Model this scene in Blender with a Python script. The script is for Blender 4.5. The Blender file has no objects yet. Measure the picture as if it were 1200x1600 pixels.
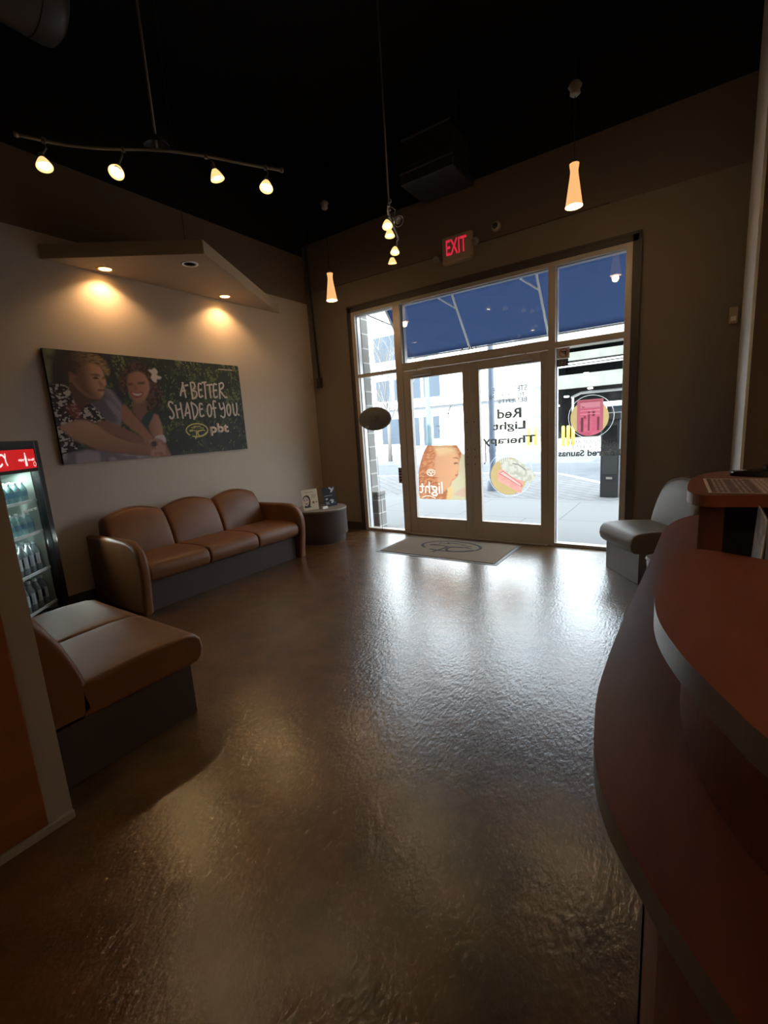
import bpy, bmesh, math, random
import numpy as np
from mathutils import Vector, Matrix
random.seed(7)
S = bpy.context.scene
COL = S.collection
PI = math.pi

# ------------------------------------------------------------------ camera
cam_d = bpy.data.cameras.new('camera')
cam_d.sensor_fit = 'VERTICAL'; cam_d.sensor_height = 24.0
cam_d.lens = 24.0 * 705.19 / 1600
cam_d.clip_start = 0.02; cam_d.clip_end = 300
cam = bpy.data.objects.new('camera', cam_d); COL.objects.link(cam)
_r = Vector((0.82689861, 0.5586439, -0.06446455)); _u = Vector((-0.04818341, 0.18459578, 0.9816327)); _w = Vector((-0.56028301, 0.80860459, -0.17955936))
M = Matrix.Identity(4)
for i in range(3):
    M[i][0] = _r[i]; M[i][1] = _u[i]; M[i][2] = -_w[i]
M.translation = (4.776, -5.263, 1.443)
cam.matrix_world = M
S.camera = cam

# ------------------------------------------------------------------ world, sun, exposure
S.view_settings.view_transform = 'Standard'; S.view_settings.look = 'None'
S.view_settings.gamma = 1.0; S.view_settings.use_curve_mapping = False
S.view_settings.exposure = 1.4
W = bpy.data.worlds.new('sky'); S.world = W; W.use_nodes = True
bg = W.node_tree.nodes['Background']
bg.inputs[0].default_value = (0.88, 0.94, 1.0, 1); bg.inputs[1].default_value = 3.1
sun_d = bpy.data.lights.new('sun', 'SUN'); sun_d.energy = 5.5; sun_d.angle = 0.01; sun_d.color = (1.0, 0.94, 0.85)
sun = bpy.data.objects.new('sun', sun_d); COL.objects.link(sun)
sun.rotation_euler = Vector((-0.25, 0.95, -0.62)).to_track_quat('-Z', 'Y').to_euler()

# ------------------------------------------------------------------ materials
def mat(name, col, rough=0.6, metal=0.0, spec=0.5, noise=None, bump=None, trans=0.0, emit=None, estr=0.0, coat=0.0):
    m = bpy.data.materials.new(name); m.use_nodes = True
    nt = m.node_tree; b = nt.nodes['Principled BSDF']
    b.inputs['Base Color'].default_value = (*col, 1)
    b.inputs['Roughness'].default_value = rough; b.inputs['Metallic'].default_value = metal
    b.inputs['Specular IOR Level'].default_value = spec
    b.inputs['Coat Weight'].default_value = coat
    b.inputs['Transmission Weight'].default_value = trans
    if emit:
        b.inputs['Emission Color'].default_value = (*emit, 1); b.inputs['Emission Strength'].default_value = estr
    tc = nt.nodes.new('ShaderNodeTexCoord')
    if noise:   # (scale, col2, lo, hi, stretch)
        mp = nt.nodes.new('ShaderNodeMapping'); mp.inputs['Scale'].default_value = noise[4] if len(noise) > 4 else (1, 1, 1)
        nt.links.new(tc.outputs['Object'], mp.inputs[0])
        n = nt.nodes.new('ShaderNodeTexNoise'); n.inputs['Scale'].default_value = noise[0]; n.inputs['Detail'].default_value = 6
        nt.links.new(mp.outputs[0], n.inputs['Vector'])
        r = nt.nodes.new('ShaderNodeValToRGB')
        r.color_ramp.elements[0].position = noise[2]; r.color_ramp.elements[0].color = (*col, 1)
        r.color_ramp.elements[1].position = noise[3]; r.color_ramp.elements[1].color = (*noise[1], 1)
        nt.links.new(n.outputs['Fac'], r.inputs[0]); nt.links.new(r.outputs[0], b.inputs['Base Color'])
    if bump:    # (scale, strength)
        n = nt.nodes.new('ShaderNodeTexNoise'); n.inputs['Scale'].default_value = bump[0]; n.inputs['Detail'].default_value = 5
        nt.links.new(tc.outputs['Object'], n.inputs['Vector'])
        bp = nt.nodes.new('ShaderNodeBump'); bp.inputs['Strength'].default_value = bump[1]; bp.inputs['Distance'].default_value = 0.01
        nt.links.new(n.outputs['Fac'], bp.inputs['Height']); nt.links.new(bp.outputs[0], b.inputs['Normal'])
    return m

def glass_mat(name, tint=(0.93, 0.97, 0.98), refl=1.0):
    m = bpy.data.materials.new(name); m.use_nodes = True
    nt = m.node_tree; nt.nodes.clear()
    o = nt.nodes.new('ShaderNodeOutputMaterial'); mx = nt.nodes.new('ShaderNodeMixShader')
    t = nt.nodes.new('ShaderNodeBsdfTransparent'); t.inputs[0].default_value = (*tint, 1)
    g = nt.nodes.new('ShaderNodeBsdfGlossy'); g.inputs['Roughness'].default_value = 0.01
    f = nt.nodes.new('ShaderNodeFresnel'); f.inputs[0].default_value = 1.5
    ma = nt.nodes.new('ShaderNodeMath'); ma.operation = 'MULTIPLY'; ma.inputs[1].default_value = refl
    ge = nt.nodes.new('ShaderNodeNewGeometry'); iv = nt.nodes.new('ShaderNodeMath'); iv.operation = 'SUBTRACT'; iv.inputs[0].default_value = 1.0
    m3 = nt.nodes.new('ShaderNodeMath'); m3.operation = 'MULTIPLY'      # only the face the light enters reflects
    nt.links.new(ge.outputs['Backfacing'], iv.inputs[1]); nt.links.new(f.outputs[0], ma.inputs[0])
    nt.links.new(ma.outputs[0], m3.inputs[0]); nt.links.new(iv.outputs[0], m3.inputs[1]); nt.links.new(m3.outputs[0], mx.inputs[0])
    nt.links.new(t.outputs[0], mx.inputs[1]); nt.links.new(g.outputs[0], mx.inputs[2]); nt.links.new(mx.outputs[0], o.inputs[0])
    return m

def film_mat(name, col, opac=0.7, trl=0.5):
    """printed translucent vinyl film on glass"""
    m = bpy.data.materials.new(name); m.use_nodes = True
    nt = m.node_tree; nt.nodes.clear()
    o = nt.nodes.new('ShaderNodeOutputMaterial'); mx = nt.nodes.new('ShaderNodeMixShader'); m2 = nt.nodes.new('ShaderNodeMixShader')
    t = nt.nodes.new('ShaderNodeBsdfTransparent'); d = nt.nodes.new('ShaderNodeBsdfDiffuse'); l = nt.nodes.new('ShaderNodeBsdfTranslucent')
    for n in (d, l): n.inputs[0].default_value = (*col, 1)
    m2.inputs[0].default_value = trl; mx.inputs[0].default_value = opac
    nt.links.new(d.outputs[0], m2.inputs[1]); nt.links.new(l.outputs[0], m2.inputs[2])
    nt.links.new(t.outputs[0], mx.inputs[1]); nt.links.new(m2.outputs[0], mx.inputs[2]); nt.links.new(mx.outputs[0], o.inputs[0])
    return m

def attr_mat(name, rough=0.6, trl=0.0):
    m = bpy.data.materials.new(name); m.use_nodes = True
    nt = m.node_tree; b = nt.nodes['Principled BSDF']; b.inputs['Roughness'].default_value = rough
    a = nt.nodes.new('ShaderNodeAttribute'); a.attribute_name = 'print'
    nt.links.new(a.outputs['Color'], b.inputs['Base Color'])
    if trl:
        l = nt.nodes.new('ShaderNodeBsdfTranslucent'); mx = nt.nodes.new('ShaderNodeMixShader'); mx.inputs[0].default_value = trl
        nt.links.new(a.outputs['Color'], l.inputs[0]); nt.links.new(b.outputs[0], mx.inputs[1]); nt.links.new(l.outputs[0], mx.inputs[2])
        nt.links.new(mx.outputs[0], nt.nodes['Material Output'].inputs[0])
    return m

def brick_mat(name, c1, c2, mortar, scale, w, h, ms=0.02, rough=0.85, rot=None, offset=0.5, upright=False):
    m = bpy.data.materials.new(name); m.use_nodes = True
    nt = m.node_tree; b = nt.nodes['Principled BSDF']; b.inputs['Roughness'].default_value = rough
    tc = nt.nodes.new('ShaderNodeTexCoord'); mp = nt.nodes.new('ShaderNodeMapping')
    if rot: mp.inputs['Rotation'].default_value = rot
    br = nt.nodes.new('ShaderNodeTexBrick'); br.offset = offset
    br.inputs['Color1'].default_value = (*c1, 1); br.inputs['Color2'].default_value = (*c2, 1); br.inputs['Mortar'].default_value = (*mortar, 1)
    br.inputs['Scale'].default_value = scale; br.inputs['Brick Width'].default_value = w; br.inputs['Row Height'].default_value = h; br.inputs['Mortar Size'].default_value = ms
    if upright:      # courses run round the corner: u = x + y, v = z
        sp = nt.nodes.new('ShaderNodeSeparateXYZ'); ad = nt.nodes.new('ShaderNodeMath'); cb = nt.nodes.new('ShaderNodeCombineXYZ')
        nt.links.new(tc.outputs['Object'], sp.inputs[0]); nt.links.new(sp.outputs[0], ad.inputs[0]); nt.links.new(sp.outputs[1], ad.inputs[1])
        nt.links.new(ad.outputs[0], cb.inputs[0]); nt.links.new(sp.outputs[2], cb.inputs[1]); nt.links.new(cb.outputs[0], mp.inputs[0])
    else: nt.links.new(tc.outputs['Object'], mp.inputs[0])
    nt.links.new(mp.outputs[0], br.inputs['Vector']); nt.links.new(br.outputs['Color'], b.inputs['Base Color'])
    return m

def floor_mat():
    m = bpy.data.materials.new('stained_concrete'); m.use_nodes = True
    nt = m.node_tree; b = nt.nodes['Principled BSDF']; L = nt.links.new
    tc = nt.nodes.new('ShaderNodeTexCoord')
    def noise(scale, det=6, dist=0.0, st=(1, 1, 1), rz=0):
        mp = nt.nodes.new('ShaderNodeMapping'); mp.inputs['Scale'].default_value = st; mp.inputs['Rotation'].default_value = (0, 0, rz)
        L(tc.outputs['Object'], mp.inputs[0])
        n = nt.nodes.new('ShaderNodeTexNoise'); n.inputs['Scale'].default_value = scale; n.inputs['Detail'].default_value = det; n.inputs['Distortion'].default_value = dist
        L(mp.outputs[0], n.inputs['Vector']); return n
    n1 = noise(0.9, 6, 0.3); r1 = nt.nodes.new('ShaderNodeValToRGB')
    e = r1.color_ramp.elements; e[0].position = 0.30; e[0].color = (0.050, 0.014, 0.005, 1); e[1].position = 0.72; e[1].color = (0.098, 0.060, 0.022, 1)
    x = r1.color_ramp.elements.new(0.5); x.color = (0.090, 0.038, 0.011, 1)
    L(n1.outputs['Fac'], r1.inputs[0])
    n2 = noise(5.3, 5, 0.0); mx = nt.nodes.new('ShaderNodeMix'); mx.data_type = 'RGBA'; mx.blend_type = 'MULTIPLY'; mx.inputs['Factor'].default_value = 1.0
    L(r1.outputs[0], mx.inputs[6])
    mr = nt.nodes.new('ShaderNodeMapRange'); mr.inputs['From Min'].default_value = 0.3; mr.inputs['From Max'].default_value = 0.7; mr.inputs['To Min'].default_value = 0.62; mr.inputs['To Max'].default_value = 1.25
    L(n2.outputs['Fac'], mr.inputs['Value']); L(mr.outputs[0], mx.inputs[7])
    L(mx.outputs[2], b.inputs['Base Color'])
    rr = nt.nodes.new('ShaderNodeMapRange'); rr.inputs['From Min'].default_value = 0.3; rr.inputs['From Max'].default_value = 0.7
    rr.inputs['To Min'].default_value = 0.26; rr.inputs['To Max'].default_value = 0.42
    b.inputs['Roughness'].default_value = 0.4
    b.inputs['Specular IOR Level'].default_value = 0.18
    b.inputs['Coat Weight'].default_value = 1.0; b.inputs['Coat IOR'].default_value = 1.68; b.inputs['Coat Roughness'].default_value = 0.19
    # trowel marks and pits
    n3 = noise(60, 5, 0.2, (1, 0.6, 1), 0.6); n4 = noise(13, 6, 0.2); n5 = noise(70, 3, 0.0, (1, 0.06, 1), 0.95)
    a1 = nt.nodes.new('ShaderNodeMath'); a1.operation = 'MULTIPLY_ADD'; a1.inputs[1].default_value = 0.9
    L(n4.outputs['Fac'], a1.inputs[0]); L(n3.outputs['Fac'], a1.inputs[2])
    a2 = nt.nodes.new('ShaderNodeMath'); a2.operation = 'MULTIPLY_ADD'; a2.inputs[1].default_value = 0.45
    L(n5.outputs['Fac'], a2.inputs[0]); L(a1.outputs[0], a2.inputs[2])
    bp = nt.nodes.new('ShaderNodeBump'); bp.inputs['Strength'].default_value = 0.26; bp.inputs['Distance'].default_value = 0.008
    L(a2.outputs[0], bp.inputs['Height']); L(bp.outputs[0], b.inputs['Normal']); L(bp.outputs[0], b.inputs['Coat Normal'])
    return m

def wood_mat(name, c1, c2, rough=0.32):
    return mat(name, c1, rough, spec=0.5, noise=(3.0, c2, 0.3, 0.75, (6, 1.2, 1.2)))

m_wall = mat('taupe_wall_paint', (0.52, 0.435, 0.355), 0.85, spec=0.3, bump=(120, 0.05))
m_wall_dark = mat('brown_wall_paint', (0.165, 0.112, 0.082), 0.85, spec=0.3, bump=(120, 0.05))
m_ceil = mat('black_ceiling_paint', (0.014, 0.013, 0.015), 0.9, spec=0.2)
m_floor = floor_mat()
m_alu = mat('bronze_aluminium', (0.45, 0.40, 0.355), 0.42, metal=0.15)
m_alu_edge = mat('light_aluminium_stop', (0.55, 0.54, 0.55), 0.4, metal=0.3)
m_trim = mat('dark_brown_trim', (0.055, 0.042, 0.036), 0.5)
m_glass = glass_mat('window_glass')
m_black = mat('black_plastic', (0.012, 0.012, 0.013), 0.35)
m_chrome = mat('brushed_chrome', (0.55, 0.53, 0.50), 0.3, metal=1.0)
m_leather = mat('brown_vinyl_leather', (0.170, 0.068, 0.027), 0.38, spec=0.30, noise=(5, (0.135, 0.052, 0.020), 0.35, 0.7), bump=(160, 0.12))
m_leather2 = mat('dark_olive_vinyl_leather', (0.125, 0.092, 0.062), 0.46, spec=0.25, bump=(160, 0.12))
m_lam = mat('dark_brown_laminate', (0.062, 0.042, 0.034), 0.6, spec=0.2, noise=(40, (0.06, 0.042, 0.034), 0.4, 0.6))
m_lam_grey = mat('grey_brown_laminate', (0.16, 0.125, 0.10), 0.45, noise=(50, (0.14, 0.11, 0.09), 0.4, 0.6))
m_cherry = wood_mat('cherry_wood_veneer', (0.150, 0.037, 0.018), (0.205, 0.056, 0.026), 0.38)
m_cherry_dk = wood_mat('dark_cherry_panel', (0.11, 0.026, 0.012), (0.15, 0.038, 0.018), 0.4)
m_edge = mat('grey_taupe_edge_band', (0.115, 0.090, 0.072), 0.30)
m_white = mat('white_plastic', (0.75, 0.74, 0.72), 0.45)
m_white_metal = mat('white_painted_metal', (0.80, 0.80, 0.80), 0.4)
m_cream = mat('cream_paint', (0.42, 0.33, 0.24), 0.8)
m_lamp_glow = mat('glowing_lamp_face', (1, 0.8, 0.5), 0.5, emit=(1.0, 0.60, 0.20), estr=9.0)
m_lamp_hot = mat('hot_bulb', (1, 0.9, 0.6), 0.5, emit=(1.0, 0.78, 0.42), estr=9.0)
m_shade = mat('glowing_frosted_glass_shade', (0.8, 0.6, 0.35), 0.5, emit=(1.0, 0.50, 0.19), estr=0.38)
m_dark_grey = mat('dark_grey_metal', (0.05, 0.05, 0.05), 0.5, metal=0.5)
m_grey_metal = mat('galvanised_grey_metal', (0.22, 0.20, 0.19), 0.45, metal=0.6)

# ------------------------------------------------------------------ mesh helpers
def link(name, bm, m, parent=None, smooth=False, loc=None, auto=None):
    me = bpy.data.meshes.new(name); bm.normal_update(); bm.to_mesh(me); bm.free()
    if smooth:
        me.polygons.foreach_set('use_smooth', [True] * len(me.polygons))
    o = bpy.data.objects.new(name, me); COL.objects.link(o)
    for x in (m if isinstance(m, (list, tuple)) else [m]): me.materials.append(x)
    if parent: o.parent = parent
    if loc: o.location = loc
    if smooth and auto:
        me.set_sharp_from_angle(angle=auto)
    return o
def tag(o, label=None, cat=None, group=None, kind=None):
    if label: o['label'] = label
    if cat: o['category'] = cat
    if group: o['group'] = group
    if kind: o['kind'] = kind
    return o
def thing(name, label, cat, loc=(0, 0, 0), rz=0, group=None):
    o = bpy.data.objects.new(name, None); COL.objects.link(o); o.location = loc; o.rotation_euler = (0, 0, rz)
    return tag(o, label, cat, group)
def struct(name, bm, m, label=None, **k):
    o = link(name, bm, m, **k); o['kind'] = 'structure'
    if label: o['label'] = label
    return o
def part(name, bm, m, parent, label=None, **k):
    o = link(name, bm, m, parent, **k)
    if label: o['label'] = label
    return o
def B(): return bmesh.new()
def box(bm, a, b, bev=0.0, mi=0, seg=2):
    x0, y0, z0 = [min(p, q) for p, q in zip(a, b)]; x1, y1, z1 = [max(p, q) for p, q in zip(a, b)]
    t = bmesh.new()
    vs = [t.verts.new(p) for p in ((x0,y0,z0),(x1,y0,z0),(x1,y1,z0),(x0,y1,z0),(x0,y0,z1),(x1,y0,z1),(x1,y1,z1),(x0,y1,z1))]
    for f in ((0,3,2,1),(4,5,6,7),(0,1,5,4),(1,2,6,5),(2,3,7,6),(3,0,4,7)): t.faces.new([vs[i] for i in f])
    if bev > 0: bmesh.ops.bevel(t, geom=t.edges[:], offset=min(bev, (x1-x0)*.45, (y1-y0)*.45, (z1-z0)*.45), segments=seg, affect='EDGES', profile=0.5)
    for f in t.faces: f.material_index = mi
    merge(bm, t); return bm
def merge(bm, t, mtx=None):
    if mtx is not None: bmesh.ops.transform(t, matrix=mtx, verts=t.verts)
    me = bpy.data.meshes.new('tmp'); t.to_mesh(me); t.free(); bm.from_mesh(me); bpy.data.meshes.remove(me)
def prism(bm, pts, z0, z1, mi=0):
    """polygon in xy extruded in z"""
    lo = [bm.verts.new((x, y, z0)) for x, y in pts]; hi = [bm.verts.new((x, y, z1)) for x, y in pts]
    n = len(pts); fs = [bm.faces.new(hi), bm.faces.new(lo[::-1])]
    for i in range(n): fs.append(bm.faces.new((lo[i], lo[(i+1) % n], hi[(i+1) % n], hi[i])))
    for f in fs: f.material_index = mi
    bmesh.ops.recalc_face_normals(bm, faces=fs); return fs
def cyl(bm, p, q, r, r2=None, seg=16, caps=True):
    p = Vector(p); q = Vector(q); r2 = r if r2 is None else r2
    d = (q - p); rot = d.to_track_quat('Z', 'Y').to_matrix()
    a = []; b = []
    for i in range(seg):
        t = 2*PI*i/seg; v = Vector((math.cos(t), math.sin(t), 0))
        a.append(bm.verts.new(p + rot @ (v*r))); b.append(bm.verts.new(q + rot @ (v*r2)))
    for i in range(seg): bm.faces.new((a[i], a[(i+1) % seg], b[(i+1) % seg], b[i]))
    if caps: bm.faces.new(a[::-1]); bm.faces.new(b)
    return bm
def tube(bm, pts, r, seg=8):
    pts = [Vector(p) for p in pts]; rings = []
    for i, p in enumerate(pts):
        d = (pts[min(i+1, len(pts)-1)] - pts[max(i-1, 0)]); rot = d.to_track_quat('Z', 'Y').to_matrix()
        rad = r[i] if isinstance(r, (list, tuple)) else r
        rings.append([bm.verts.new(p + rot @ Vector((math.cos(2*PI*k/seg)*rad, math.sin(2*PI*k/seg)*rad, 0))) for k in range(seg)])
    for a, b in zip(rings, rings[1:]):
        # align rings
        best = min(range(seg), key=lambda s: (a[0].co - b[s].co).length)
        b[:] = b[best:] + b[:best]
        for k in range(seg): bm.faces.new((a[k], a[(k+1) % seg], b[(k+1) % seg], b[k]))
    bm.faces.new(rings[0][::-1]); bm.faces.new(rings[-1]); return bm
def lathe(bm, prof, seg=24, c=(0, 0), mtx=None):
    t = bmesh.new(); rings = []
    for r, z in prof:
        rings.append([t.verts.new((c[0]+math.cos(2*PI*k/seg)*max(r, 1e-4), c[1]+math.sin(2*PI*k/seg)*max(r, 1e-4), z)) for k in range(seg)])
    for a, b in zip(rings, rings[1:]):
        for k in range(seg): t.faces.new((a[k], a[(k+1) % seg], b[(k+1) % seg], b[k]))
    merge(bm, t, mtx); return bm
def smooth_poly(pts, n=6, closed=True):
    """Catmull-Rom through pts"""
    P = [Vector((*p, 0)) for p in pts]; out = []; N = len(P)
    for i in range(N if closed else N-1):
        if closed: a, b, c, d = P[i-1], P[i], P[(i+1) % N], P[(i+2) % N]
        else: a, b, c, d = P[max(i-1, 0)], P[i], P[i+1], P[min(i+2, N-1)]
        for k in range(n):
            t = k/n
            v = 0.5*((2*b)+(-a+c)*t+(2*a-5*b+4*c-d)*t*t+(-a+3*b-3*c+d)*t*t*t); out.append((v.x, v.y))
    if not closed: out.append((P[-1].x, P[-1].y))
    return out
def loft(bm, prof, y0, y1, r=0.03, n=5, mid=6, zf=None):
    """profile (x,z) closed polygon swept along y with rounded ends; zf(x,z,t) may bend z"""
    N = len(prof); P = [Vector(p) for p in prof]
    area = sum(P[i].x*P[(i+1) % N].y - P[(i+1) % N].x*P[i].y for i in range(N))
    nor = []
    for i in range(N):
        e = (P[(i+1) % N] - P[i-1]); v = Vector((-e.y, e.x)) if area > 0 else Vector((e.y, -e.x))
        nor.append(v.normalized())
    st = [(y0 + r*(1-math.cos(a)), r*(1-math.sin(a))) for a in [PI/2*k/n for k in range(n+1)]]
    for k in range(1, mid): st.append((y0 + r + (y1-y0-2*r)*k/mid, 0))
    st += [(y1 - r*(1-math.cos(a)), r*(1-math.sin(a))) for a in [PI/2*k/n for k in range(n, -1, -1)]]
    rings = []
    for y, ins in st:
        t = (y-y0)/(y1-y0); ring = []
        for p, q in zip(P, nor):
            v = p + q*ins; z = v.y
            if zf: z = zf(v.x, z, t)
            ring.append(bm.verts.new((v.x, y, z)))
        rings.append(ring)
    for a, b in zip(rings, rings[1:]):
        for k in range(N): bm.faces.new((a[k], a[(k+1) % N], b[(k+1) % N], b[k]))
    bm.faces.new(rings[0][::-1]); bm.faces.new(rings[-1])
    bmesh.ops.recalc_face_normals(bm, faces=bm.faces[:]); return bm

AX = {   # bases for flat writing: (right, up, normal)
    'left_wall': ((0, 1, 0), (0, 0, 1), (1, 0, 0)),
    'street': ((-1, 0, 0), (0, 0, 1), (0, 1, 0)),      # reads from outside
    'room': ((1, 0, 0), (0, 0, 1), (0, -1, 0)),        # reads from inside
    'up': ((1, 0, 0), (0, 1, 0), (0, 0, 1)),
}
def frame(axes, origin):
    m = Matrix.Identity(4)
    for j, v in enumerate(AX[axes] if isinstance(axes, str) else axes):
        for i in range(3): m[i][j] = v[i]
    m.translation = origin; return m
def text_bm(body, w, h, bold=0.0, ext=0.0008, align='C'):
    """text scaled to fit width w, height h, centred"""
    cu = bpy.data.curves.new('t', 'FONT'); cu.body = body; cu.size = 1; cu.extrude = 0; cu.offset = bold; cu.resolution_u = 4
    o = bpy.data.objects.new('t', cu); COL.objects.link(o)
    dg = bpy.context.evaluated_depsgraph_get(); me = bpy.data.meshes.new_from_object(o.evaluated_get(dg))
    bm = bmesh.new(); bm.from_mesh(me); bpy.data.objects.remove(o); bpy.data.curves.remove(cu); bpy.data.meshes.remove(me)
    xs = [v.co.x for v in bm.verts]; ys = [v.co.y for v in bm.verts]
    x0, x1, y0, y1 = min(xs), max(xs), min(ys), max(ys)
    for v in bm.verts:
        v.co.x = (v.co.x-(x0+x1)/2)*w/(x1-x0); v.co.y = (v.co.y-(y0+y1)/2)*h/(y1-y0)
    g = bmesh.ops.extrude_face_region(bm, geom=bm.faces[:])
    for v in [e for e in g['geom'] if isinstance(e, bmesh.types.BMVert)]: v.co.z += ext
    return bm
def ribbon(bm, pts, w, z=0.0, th=0.0006, smooth=True):
    if len(pts) > 2 and smooth: pts = smooth_poly(pts, 5, closed=(pts[0] == pts[-1])) if pts[0] != pts[-1] else smooth_poly(pts[:-1], 5, True) + [pts[0]]
    P = [Vector(p) for p in pts]; L = []; R = []
    for i, p in enumerate(P):
        d = P[min(i+1, len(P)-1)] - P[max(i-1, 0)]
        if d.length < 1e-6: d = Vector((1, 0))
        d.normalize(); q = Vector((-d.y, d.x))*w/2
        e = d*(w/3 if i == len(P)-1 else -w/3 if i == 0 else 0)
        L.append(bm.verts.new((p.x+q.x+e.x, p.y+q.y+e.y, z+th))); R.append(bm.verts.new((p.x-q.x+e.x, p.y-q.y+e.y, z+th)))
    for i in range(len(P)-1): bm.faces.new((R[i], R[i+1], L[i+1], L[i]))
    return bm
def xf(bm, m):
    bmesh.ops.transform(bm, matrix=m, verts=bm.verts); return bm
LOGO = [[(-0.07,-0.12),(-0.13,-0.73),(-0.25,-1.28)],[(0.43,-0.06),(0.1,-0.18),(0.02,-0.61),(0.21,-0.91),(0.58,-0.73),(0.87,-0.37)],
 [(-0.72,0.0),(-0.42,0.12),(-0.53,0.43),(-0.16,0.43),(-0.31,0.61),(0.06,0.55),(0.36,0.61),(0.28,0.34),(0.65,0.3),(0.5,0.06),(0.76,-0.1),(0.43,0.0),(-0.07,-0.15),(-0.31,-0.02),(-0.72,-0.15),(-0.55,-0.05)]]
def logo_bm(rx, ry, w):
    bm = B()
    ribbon(bm, [(rx*math.cos(a), ry*math.sin(a)) for a in [math.radians(t) for t in range(-118, 232, 10)]], w, smooth=False)
    for i, s in enumerate(LOGO): ribbon(bm, [(x*rx, y*ry) for x, y in s], w*(1.0 if i < 2 else 0.7), 0.0003*(i+1), smooth=(i != 2))
    return bm

# raster print: grid mesh with a printed colour per point
def inside(px, py, poly):
    c = np.zeros(px.shape, bool); n = len(poly)
    for i in range(n):
        x0, y0 = poly[i]; x1, y1 = poly[(i+1) % n]
        if y0 == y1: continue
        k = ((y0 > py) != (y1 > py)) & (px < (x1-x0)*(py-y0)/(y1-y0)+x0); c ^= k
    return c
def edge_dist(px, py, poly):
    d = np.full(px.shape, 9.0); n = len(poly)
    for i in range(n):
        x0, y0 = poly[i]; x1, y1 = poly[(i+1) % n]; dx, dy = x1-x0, y1-y0; l = dx*dx+dy*dy+1e-12
        t = np.clip(((px-x0)*dx+(py-y0)*dy)/l, 0, 1); d = np.minimum(d, np.hypot(px-x0-t*dx, py-y0-t*dy))
    return d
def vnoise(x, y, s, seed=0):
    rng = np.random.RandomState(seed); g = rng.rand(257, 257)
    u = (x*s) % 256; v = (y*s) % 256; i = u.astype(int); j = v.astype(int); a = u-i; b = v-j
    a = a*a*(3-2*a); b = b*b*(3-2*b)
    return (g[i, j]*(1-a)+g[i+1, j]*a)*(1-b)+(g[i, j+1]*(1-a)+g[i+1, j+1]*a)*b
class Raster:
    def __init__(s, w, h, nx, ny, base):
        s.w, s.h, s.nx, s.ny = w, h, nx, ny
        gx, gy = np.meshgrid(np.linspace(0, w, nx), np.linspace(0, h, ny), indexing='xy'); s.x = gx.ravel(); s.y = gy.ravel()
        s.c = np.tile(np.array(base, float), (nx*ny, 1)); s.m = np.zeros(nx*ny, bool)
    def fill(s, poly, col, soft=0.004, n=4, amt=1.0, col2=None, nf=None):
        if n > 1: poly = smooth_poly(poly, n)
        ins = inside(s.x, s.y, poly); d = edge_dist(s.x, s.y, poly); sd = np.where(ins, d, -d)
        a = np.clip(sd/soft*0.5+0.5, 0, 1)[:, None]*amt
        cc = np.array(col, float)[None, :]
        if col2 is not None: t = nf(s.x, s.y)[:, None]; cc = cc*(1-t)+np.array(col2, float)[None, :]*t
        s.c = s.c*(1-a)+cc*a; return s
    def stroke(s, pts, w, col, soft=0.003):
        d = np.full(s.x.shape, 9.0)
        for (x0, y0), (x1, y1) in zip(pts, pts[1:]):
            dx, dy = x1-x0, y1-y0; l = dx*dx+dy*dy+1e-12; t = np.clip(((s.x-x0)*dx+(s.y-y0)*dy)/l, 0, 1); d = np.minimum(d, np.hypot(s.x-x0-t*dx, s.y-y0-t*dy))
        a = np.clip((w/2-d)/soft+0.5, 0, 1)[:, None]; s.c = s.c*(1-a)+np.array(col, float)[None, :]*a; return s
    def build(s, name, m, mtx, parent=None, thick=0.0, keep=None):
        me = bpy.data.meshes.new(name); nx, ny = s.nx, s.ny
        V = [mtx @ Vector((a, b, 0)) for a, b in zip(s.x, s.y)]
        F = []
        for j in range(ny-1):
            for i in range(nx-1):
                q = (j*nx+i, j*nx+i+1, (j+1)*nx+i+1, (j+1)*nx+i)
                if keep is None or all(keep[k] for k in q): F.append(q)
        me.from_pydata(V, [], F)
        at = me.color_attributes.new('print', 'FLOAT_COLOR', 'POINT')
        at.data.foreach_set('color', np.hstack([np.clip(s.c, 0, 1), np.ones((len(s.c), 1))]).ravel().astype(np.float32))
        me.materials.append(m); o = bpy.data.objects.new(name, me); COL.objects.link(o)
        if parent: o.parent = parent
        return o
# ================================================================== THE SETTING
HZ = 5.2      # black deck height
bm = B(); box(bm, (-0.2, -9.2, -0.12), (7.4, 0.14, 0.0)); struct('floor', bm, m_floor, 'glossy brown stained concrete floor')
bm = B(); box(bm, (-0.2, -9.2, HZ), (7.4, 0.3, HZ+0.15)); struct('ceiling', bm, m_ceil, 'high black painted ceiling')
PT = 3.94     # painted height on the left
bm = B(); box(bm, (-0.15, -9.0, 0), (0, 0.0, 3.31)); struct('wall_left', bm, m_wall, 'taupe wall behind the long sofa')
bm = B(); box(bm, (-0.15, -9.0, 3.31), (-0.001, 0.0, PT)); struct('wall_left_band', bm, mat('deep_brown_band', (0.17, 0.122, 0.088), 0.85, spec=0.3), 'darker brown band high on the left wall')  # left wall coloured darker brown from just above the soffit
bm = B(); box(bm, (-0.15, -9.0, PT), (-0.005, 0.0, HZ)); struct('wall_left_upper', bm, m_ceil)
OX0, OX1, OZ = 0.762, 4.268, 3.10
bm = B()
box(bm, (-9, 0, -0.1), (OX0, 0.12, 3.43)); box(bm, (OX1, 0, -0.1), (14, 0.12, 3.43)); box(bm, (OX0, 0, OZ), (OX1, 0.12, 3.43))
struct('wall_back', bm, mat('storefront_wall_paint', (0.20, 0.162, 0.130), 0.85, spec=0.3, bump=(120, 0.05)), 'storefront wall around the entrance')
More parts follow.
